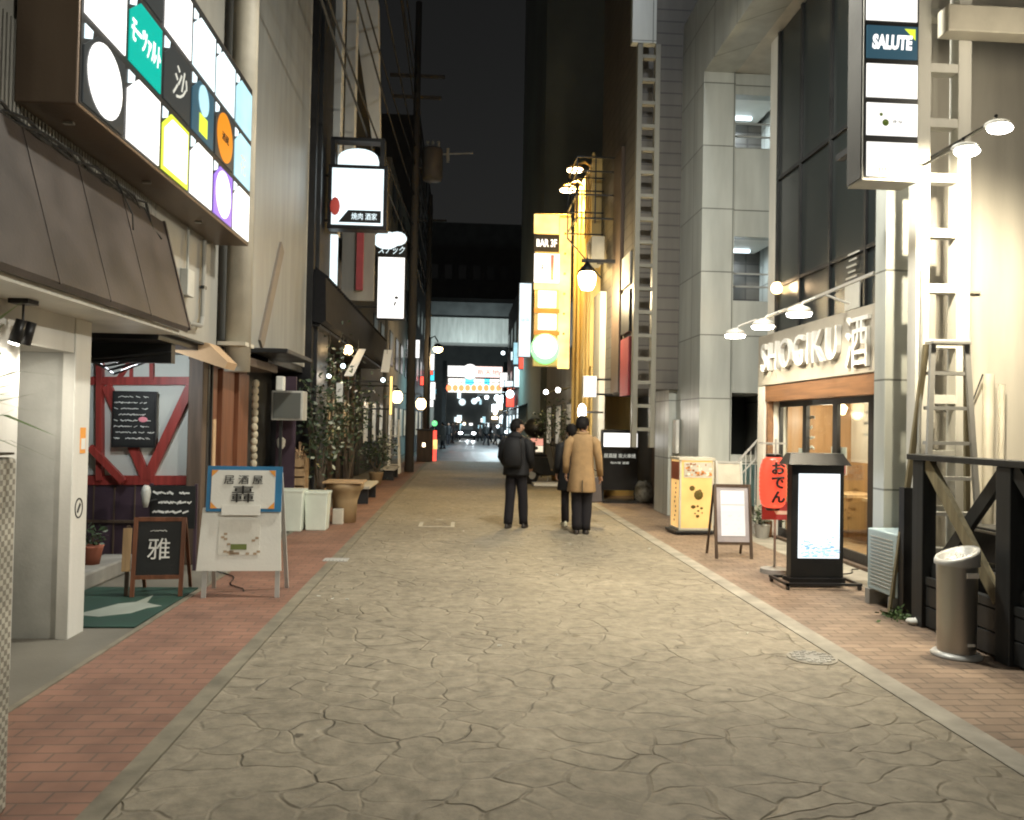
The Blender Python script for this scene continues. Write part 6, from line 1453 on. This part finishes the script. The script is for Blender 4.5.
# --- right mid-ground clutter
a = at(601, 490, 16.6); b = at(638, 449, 16.6)
t = thing('black_notice_board', 'black standing board with glowing white header behind the camel coat', 'sign board', ((a.x + b.x) / 2, 16.6, 0))
MB().box(a.x, b.x, 16.6, 16.66, a.z, b.z).build('board', 'black', t)
MB().box(a.x, b.x, 16.55, 16.75, b.z + .005, b.z + .40).build('header', 'dark', t, bevel=.01); MB().box(a.x + .03, b.x - .03, 16.535, 16.548, b.z + .04, b.z + .33).build('lit_face', 'ew', t)
text('居酒屋 炭火串焼', 'egrey', t, ((a.x + b.x) / 2, 16.595, b.z - .15), w=.68, h=.09)
text('旬の味 酒肴', 'egrey', t, ((a.x + b.x) / 2, 16.595, b.z - .3), w=.4, h=.05)
for x in (a.x + .02, b.x - .06): MB().box(x, x + .04, 16.62, 16.68, 0, a.z + .1).build('leg', 'dark', t)
MB().box(a.x - .0, b.x, 16.4, 16.9, .0, .05).build('base', 'dark', t)
# garbage bags
for n_, (px, py, r) in enumerate(((644, 503, .26), (656, 497, .3))):
    p = gr(px, py); o = MB().ball((0, 0, r * .8), r, 16, sq=(.8, .8, 1)).build('rubbish_bag', mat('clear_plastic_bag_%d' % n_, (.22, .21, .17), .3, var=.4, scale=14), smooth=True)
    rn = random.Random(60 + n_)
    for v in o.data.vertices: v.co += Vector((rn.uniform(-.03, .03), rn.uniform(-.03, .03), rn.uniform(-.03, .03))); v.co.z = max(v.co.z, .0)
    o.location = (p.x, p.y, 0); tag(o, ('pale rubbish bag left of the pair by the tiled wall', 'larger pale rubbish bag against the tiled wall')[n_], 'rubbish bag')
# scooter
def scooter(x, y, rz):
    t = thing('scooter', 'black motor scooter parked beyond the person in black', 'scooter', (x, y, 0), rz)
    for yy in (-.6, .6):
        w0 = MB().tube([(-.05, yy, .25), (.05, yy, .25)], .25, 20).build('wheel', 'black', t, world=False)
        MB().tube([(-.052, yy, .25), (.052, yy, .25)], .13, 14).build('rim', 'alu', w0, world=False)
    MB().prism([(-.85, .45), (-.75, .75), (-.1, .72), (.05, .35), (.35, .3), (.5, .95), (.62, .95), (.5, .22), (-.2, .2), (-.5, .3)], 0, -.14, .14).build('body', 'dark', t, world=False, bevel=.03)
    MB().prism([(-.8, .76), (-.75, .84), (-.1, .80), (-.08, .73)], 0, -.12, .12).build('seat', 'black', t, world=False, bevel=.03)
    MB().tube([(-.32, .48, 1.04), (0, .58, 1.0), (.32, .48, 1.04)], .018, 8).build('handlebar', 'black', t, world=False)
    MB().ball((0, .64, .85), .08, 12).build('headlight', 'grey', t, world=False, smooth=True); MB().box(-.18, .18, -.95, -.6, .85, 1.15).build('rear_box', 'dark', t, world=False, bevel=.03)
    MB().bar((.02, .0, .02), (.06, .05, .3), .02, .02).build('stand', 'alu', t, world=False)
    for sx in (-1, 1): MB().ball((sx * .34, .55, 1.2), .05, 8, sq=(1.4, .4, 1)).build('mirror', 'black', t, world=False)
    return t
p = gr(548, 484); scooter(p.x, p.y + .4, -.9)
t2 = bpy.data.objects
p = gr(566, 480); s2 = dup([o for o in bpy.data.objects if o.name.startswith('scooter')][0], (p.x + .25, p.y + .6, 0), .5, 'second black motor scooter parked by the pale wall')
p = gr(538, 480)
t = thing('poster_stand', 'red and white lit poster stand with a black domed hood beyond the person in black', 'stand', (p.x, p.y + 1.2, 0))
MB().box(-.28, .28, 0, .12, .75, 1.22).build('board', 'dark', t, world=False); MB().box(-.25, .25, -.015, -.002, .98, 1.2).build('poster_face', emat('pink_poster', (1, .45, .35), .7, .4), t, world=False); MB().box(-.25, .25, -.015, -.002, .78, .97).build('poster_face', emat('cream_poster', (1, .9, .7), .8, .3), t, world=False)
MB().ball((.02, -.02, .9), .08, 10, sq=(1, .2, .7)).build('dark_print', 'ink', t, world=False)
for x in (-.24, .2): MB().box(x, x + .04, .03, .08, 0, .75).build('leg', 'dark', t, world=False)
MB().ball((.02, .3, 1.52), .42, 18, sq=(.85, .8, .75)).build('hood', 'black', t, world=False, smooth=True); MB().tube([(.02, .3, 0), (.02, .3, 1.3)], .03, 8).build('pole', 'dark', t, world=False)
p = gr(552, 486); t = tag(MB().box(p.x - .5, p.x + .4, p.y - .1, p.y + .5, 0, .07).build('pale_platform', 'white', bevel=.01), 'low white platform on the ground under the scooters', 'platform')
# warm lamps cluster near 545,400
for n_, (px, py, Y, mm) in enumerate(((546, 392, 24, 'ewhite'), (558, 390, 22.5, 'ewhite'))):
    p = at(px, py, Y); t = thing('entrance_lamp', ('small bright lamp under the stacked yellow signs, left one', 'small bright lamp under the stacked yellow signs, right one')[n_], 'lamp', p)
    MB().ball(p, .07, 10).build('bulb', mm, t, smooth=True); MB().tube([(p.x, p.y, p.z), (3.15, p.y, p.z + .1)], .015, 5).build('arm', 'dark', t)
# plant pot clump right at entrance
shrub('potted_shrub', 'brownish potted shrub below the stacked yellow signs', 2.75, 23, 2.2, .5, 300, 11, frac=.1)

# ------------------------------------------------------------------ street lighting behind the camera (lamps standing along the street, and an added floodlight)
def bigstreetlamp(label, x, y, z, arm, power, col):
    t = thing('street_lamp', label, 'street lamp', (x, y, 0))
    MB().tube([(x, y, 0), (x, y, z)], [.08, .06], 12).build('post', 'dark', t, smooth=True)
    MB().tube([(x, y, z - .1), (x + arm * .5, y, z + .25), (x + arm, y, z + .2)], .035, 8).build('arm', 'dark', t)
    MB().box(x + arm - .3, x + arm + .3, y - .15, y + .15, z + .1, z + .2).build('head', 'grey', t)
    arealight('lamp_light', (x + arm, y, z + .08), .6, power, col, t, target=(x + arm, y, 0))
WARM = (1, .96, .85)
bigstreetlamp('street lamp behind the camera on the left kerb', -1.9, -4.0, 6.0, 2.3, 120, WARM)
t = thing('street_lamp', 'street lamp on a long arm from the grey pillar high over the road', 'street lamp', (3.95, 7.45, 7.0))
MB().tube([(3.95, 7.45, 7.0), (3.0, 7.3, 7.4), (1.9, 7.2, 7.3)], .035, 8).build('arm', 'dark', t)
MB().box(1.5, 2.1, 7.05, 7.35, 7.2, 7.3).build('head', 'grey', t)
arealight('lamp_light', (1.8, 7.2, 7.18), .5, 600, WARM, t, target=(1.9, 9.0, 0))
t = thing('arm_floodlight', 'added unseen floodlight nearest the camera on the right', 'floodlight', (3.9, 3.2, 4.2))  # added out of view to light the pub recess and left pavement
MB().tube([(4.4, 3.4, 4.4), (4.1, 3.3, 4.35), (3.9, 3.2, 4.25)], .014, 8).build('arm', 'dark', t)
MB().bar((3.78, 3.2, 4.22), (4.02, 3.2, 4.26), .2, .05).build('housing', 'white', t)
spot('flood', (3.8, 3.2, 4.16), (-3.2, 8.2, 1.0), 800, (1, .95, .84), 85, .8, .1, parent=t)

def cord(label, pts, r=.006):
    q = MB(); q.tube(pts, r, 6); tag(q.build('power_cord', 'black', smooth=True), label, 'power cord')
def wig(a, b, n=14, am=.05, seed=1, z=.012):
    rn = random.Random(seed); a, b = Vector(a), Vector(b); d = (b - a).normalized(); u = Vector((-d.y, d.x, 0)); return [a.lerp(b, k / n) + u * am * math.sin(k * .9 + seed) * (k % n > 0) + Vector((0, 0, z - a.lerp(b, k / n).z)) for k in range(n + 1)]
cord('black cord running from the bright screen sign back to the restaurant', wig((3.7, 8.1, 0), (4.6, 8.9, 0), seed=2))
cord('black cord running from the yellow floor sign to the tiled column', wig((3.5, 12.1, 0), (3.86, 13.2, 0), seed=4))
cord('black cord lying behind the izakaya board on the red bricks', wig((-2.0, 7.5, 0), (-2.7, 8.9, 0), seed=5))
t = thing('meter_box', 'small grey meter box on the beige wall under the tenant sign', 'meter box', (-2.65, 7.6, 2.8))
MB().box(-2.654, -2.58, 7.5, 7.68, 2.75, 3.0).build('casing', 'grey', t, bevel=.006); MB().tube([(-2.62, 7.59, 3.0), (-2.62, 7.59, 3.4)], .012, 6).build('conduit', 'grey', t)
rn = random.Random(91)
for k in range(9):
    x = rn.choice([rn.uniform(-1.3, -.9), rn.uniform(2.0, 2.6), rn.uniform(-1, 2)]); y = rn.uniform(4.2, 12)
    o = MB().tube([(0, 0, .006), (.03, .012, .006)], .004, 6).build('cigarette_butt', 'paper'); o.location = (x, y, 0); o.rotation_euler = (0, 0, rn.random() * 6)
    tag(o, 'tiny pale cigarette butt lying on the paving', 'litter', 'cigarette butts scattered on the paving')

K['damp'] = mat('damp_stain', (.10, .085, .06), .5, var=.3)
rn = random.Random(101); q = MB()
for k in range(16):
    x, y = rn.uniform(-1.2, 2.4), rn.uniform(3.6, 16); rr = rn.uniform(.01, .035); n = 11
    q.add([(x + rr * rn.uniform(.6, 1.2) * math.cos(2 * PI * i / n), y + rr * rn.uniform(.6, 1.2) * math.sin(2 * PI * i / n), .0025) for i in range(n)], [tuple(range(n))])
o = q.build('gum_spots', 'damp'); o['kind'] = 'stuff'; o['label'] = 'small dark gum spots dotted over the paving'; o['category'] = 'stains'
# utility clutter on the dark clad and far walls
for n_, (x, y, z) in enumerate(((3.0, 17.0, 5.2), (-2.75, 17.6, 5.2), (-2.75, 20.5, 7.4))):
    t = thing('air_conditioner', ('air conditioner unit high on the dark clad wall by the iron balcony', 'air conditioner unit above the black eave nearest the square sign', 'upper air conditioner unit on the dark wall behind the tall white sign')[n_], 'air conditioner', (x, y, z))
    d = -.14 if x > 0 else .14
    MB().box(d - .14, d + .14, 0, .75, 0, .55).build('casing', 'grey', t, world=False, bevel=.01)
    MB().tube([(2 * d - .005 * (1 if d < 0 else -1), .3, .28), (2 * d + .01 * (1 if d > 0 else -1), .3, .28)], .2, 18).build('fan_grille', 'dark', t, world=False)
    MB().box(min(0, d), max(0, d), .1, .14, -.04, -.001).build('bracket', 'dark', t, world=False)

t = thing('roof_fill_lamp', 'added unseen fill light above the portal beam high over the street', 'floodlight', (3.8, 8, 12))  # lamp added out of view as fill for the dark upper facades
MB().box(3.4, 3.9, 7.8, 8.2, 11.9, 12.05).build('housing', 'grey', t); MB().tube([(3.8, 8, 11.9), (4.2, 8, 8.96)], .04, 8).build('post', 'dark', t)
spot('flood', (3.5, 8, 11.85), (-1.6, 17, 6.5), 480, (.92, .97, 1), 110, .9, .3, parent=t)
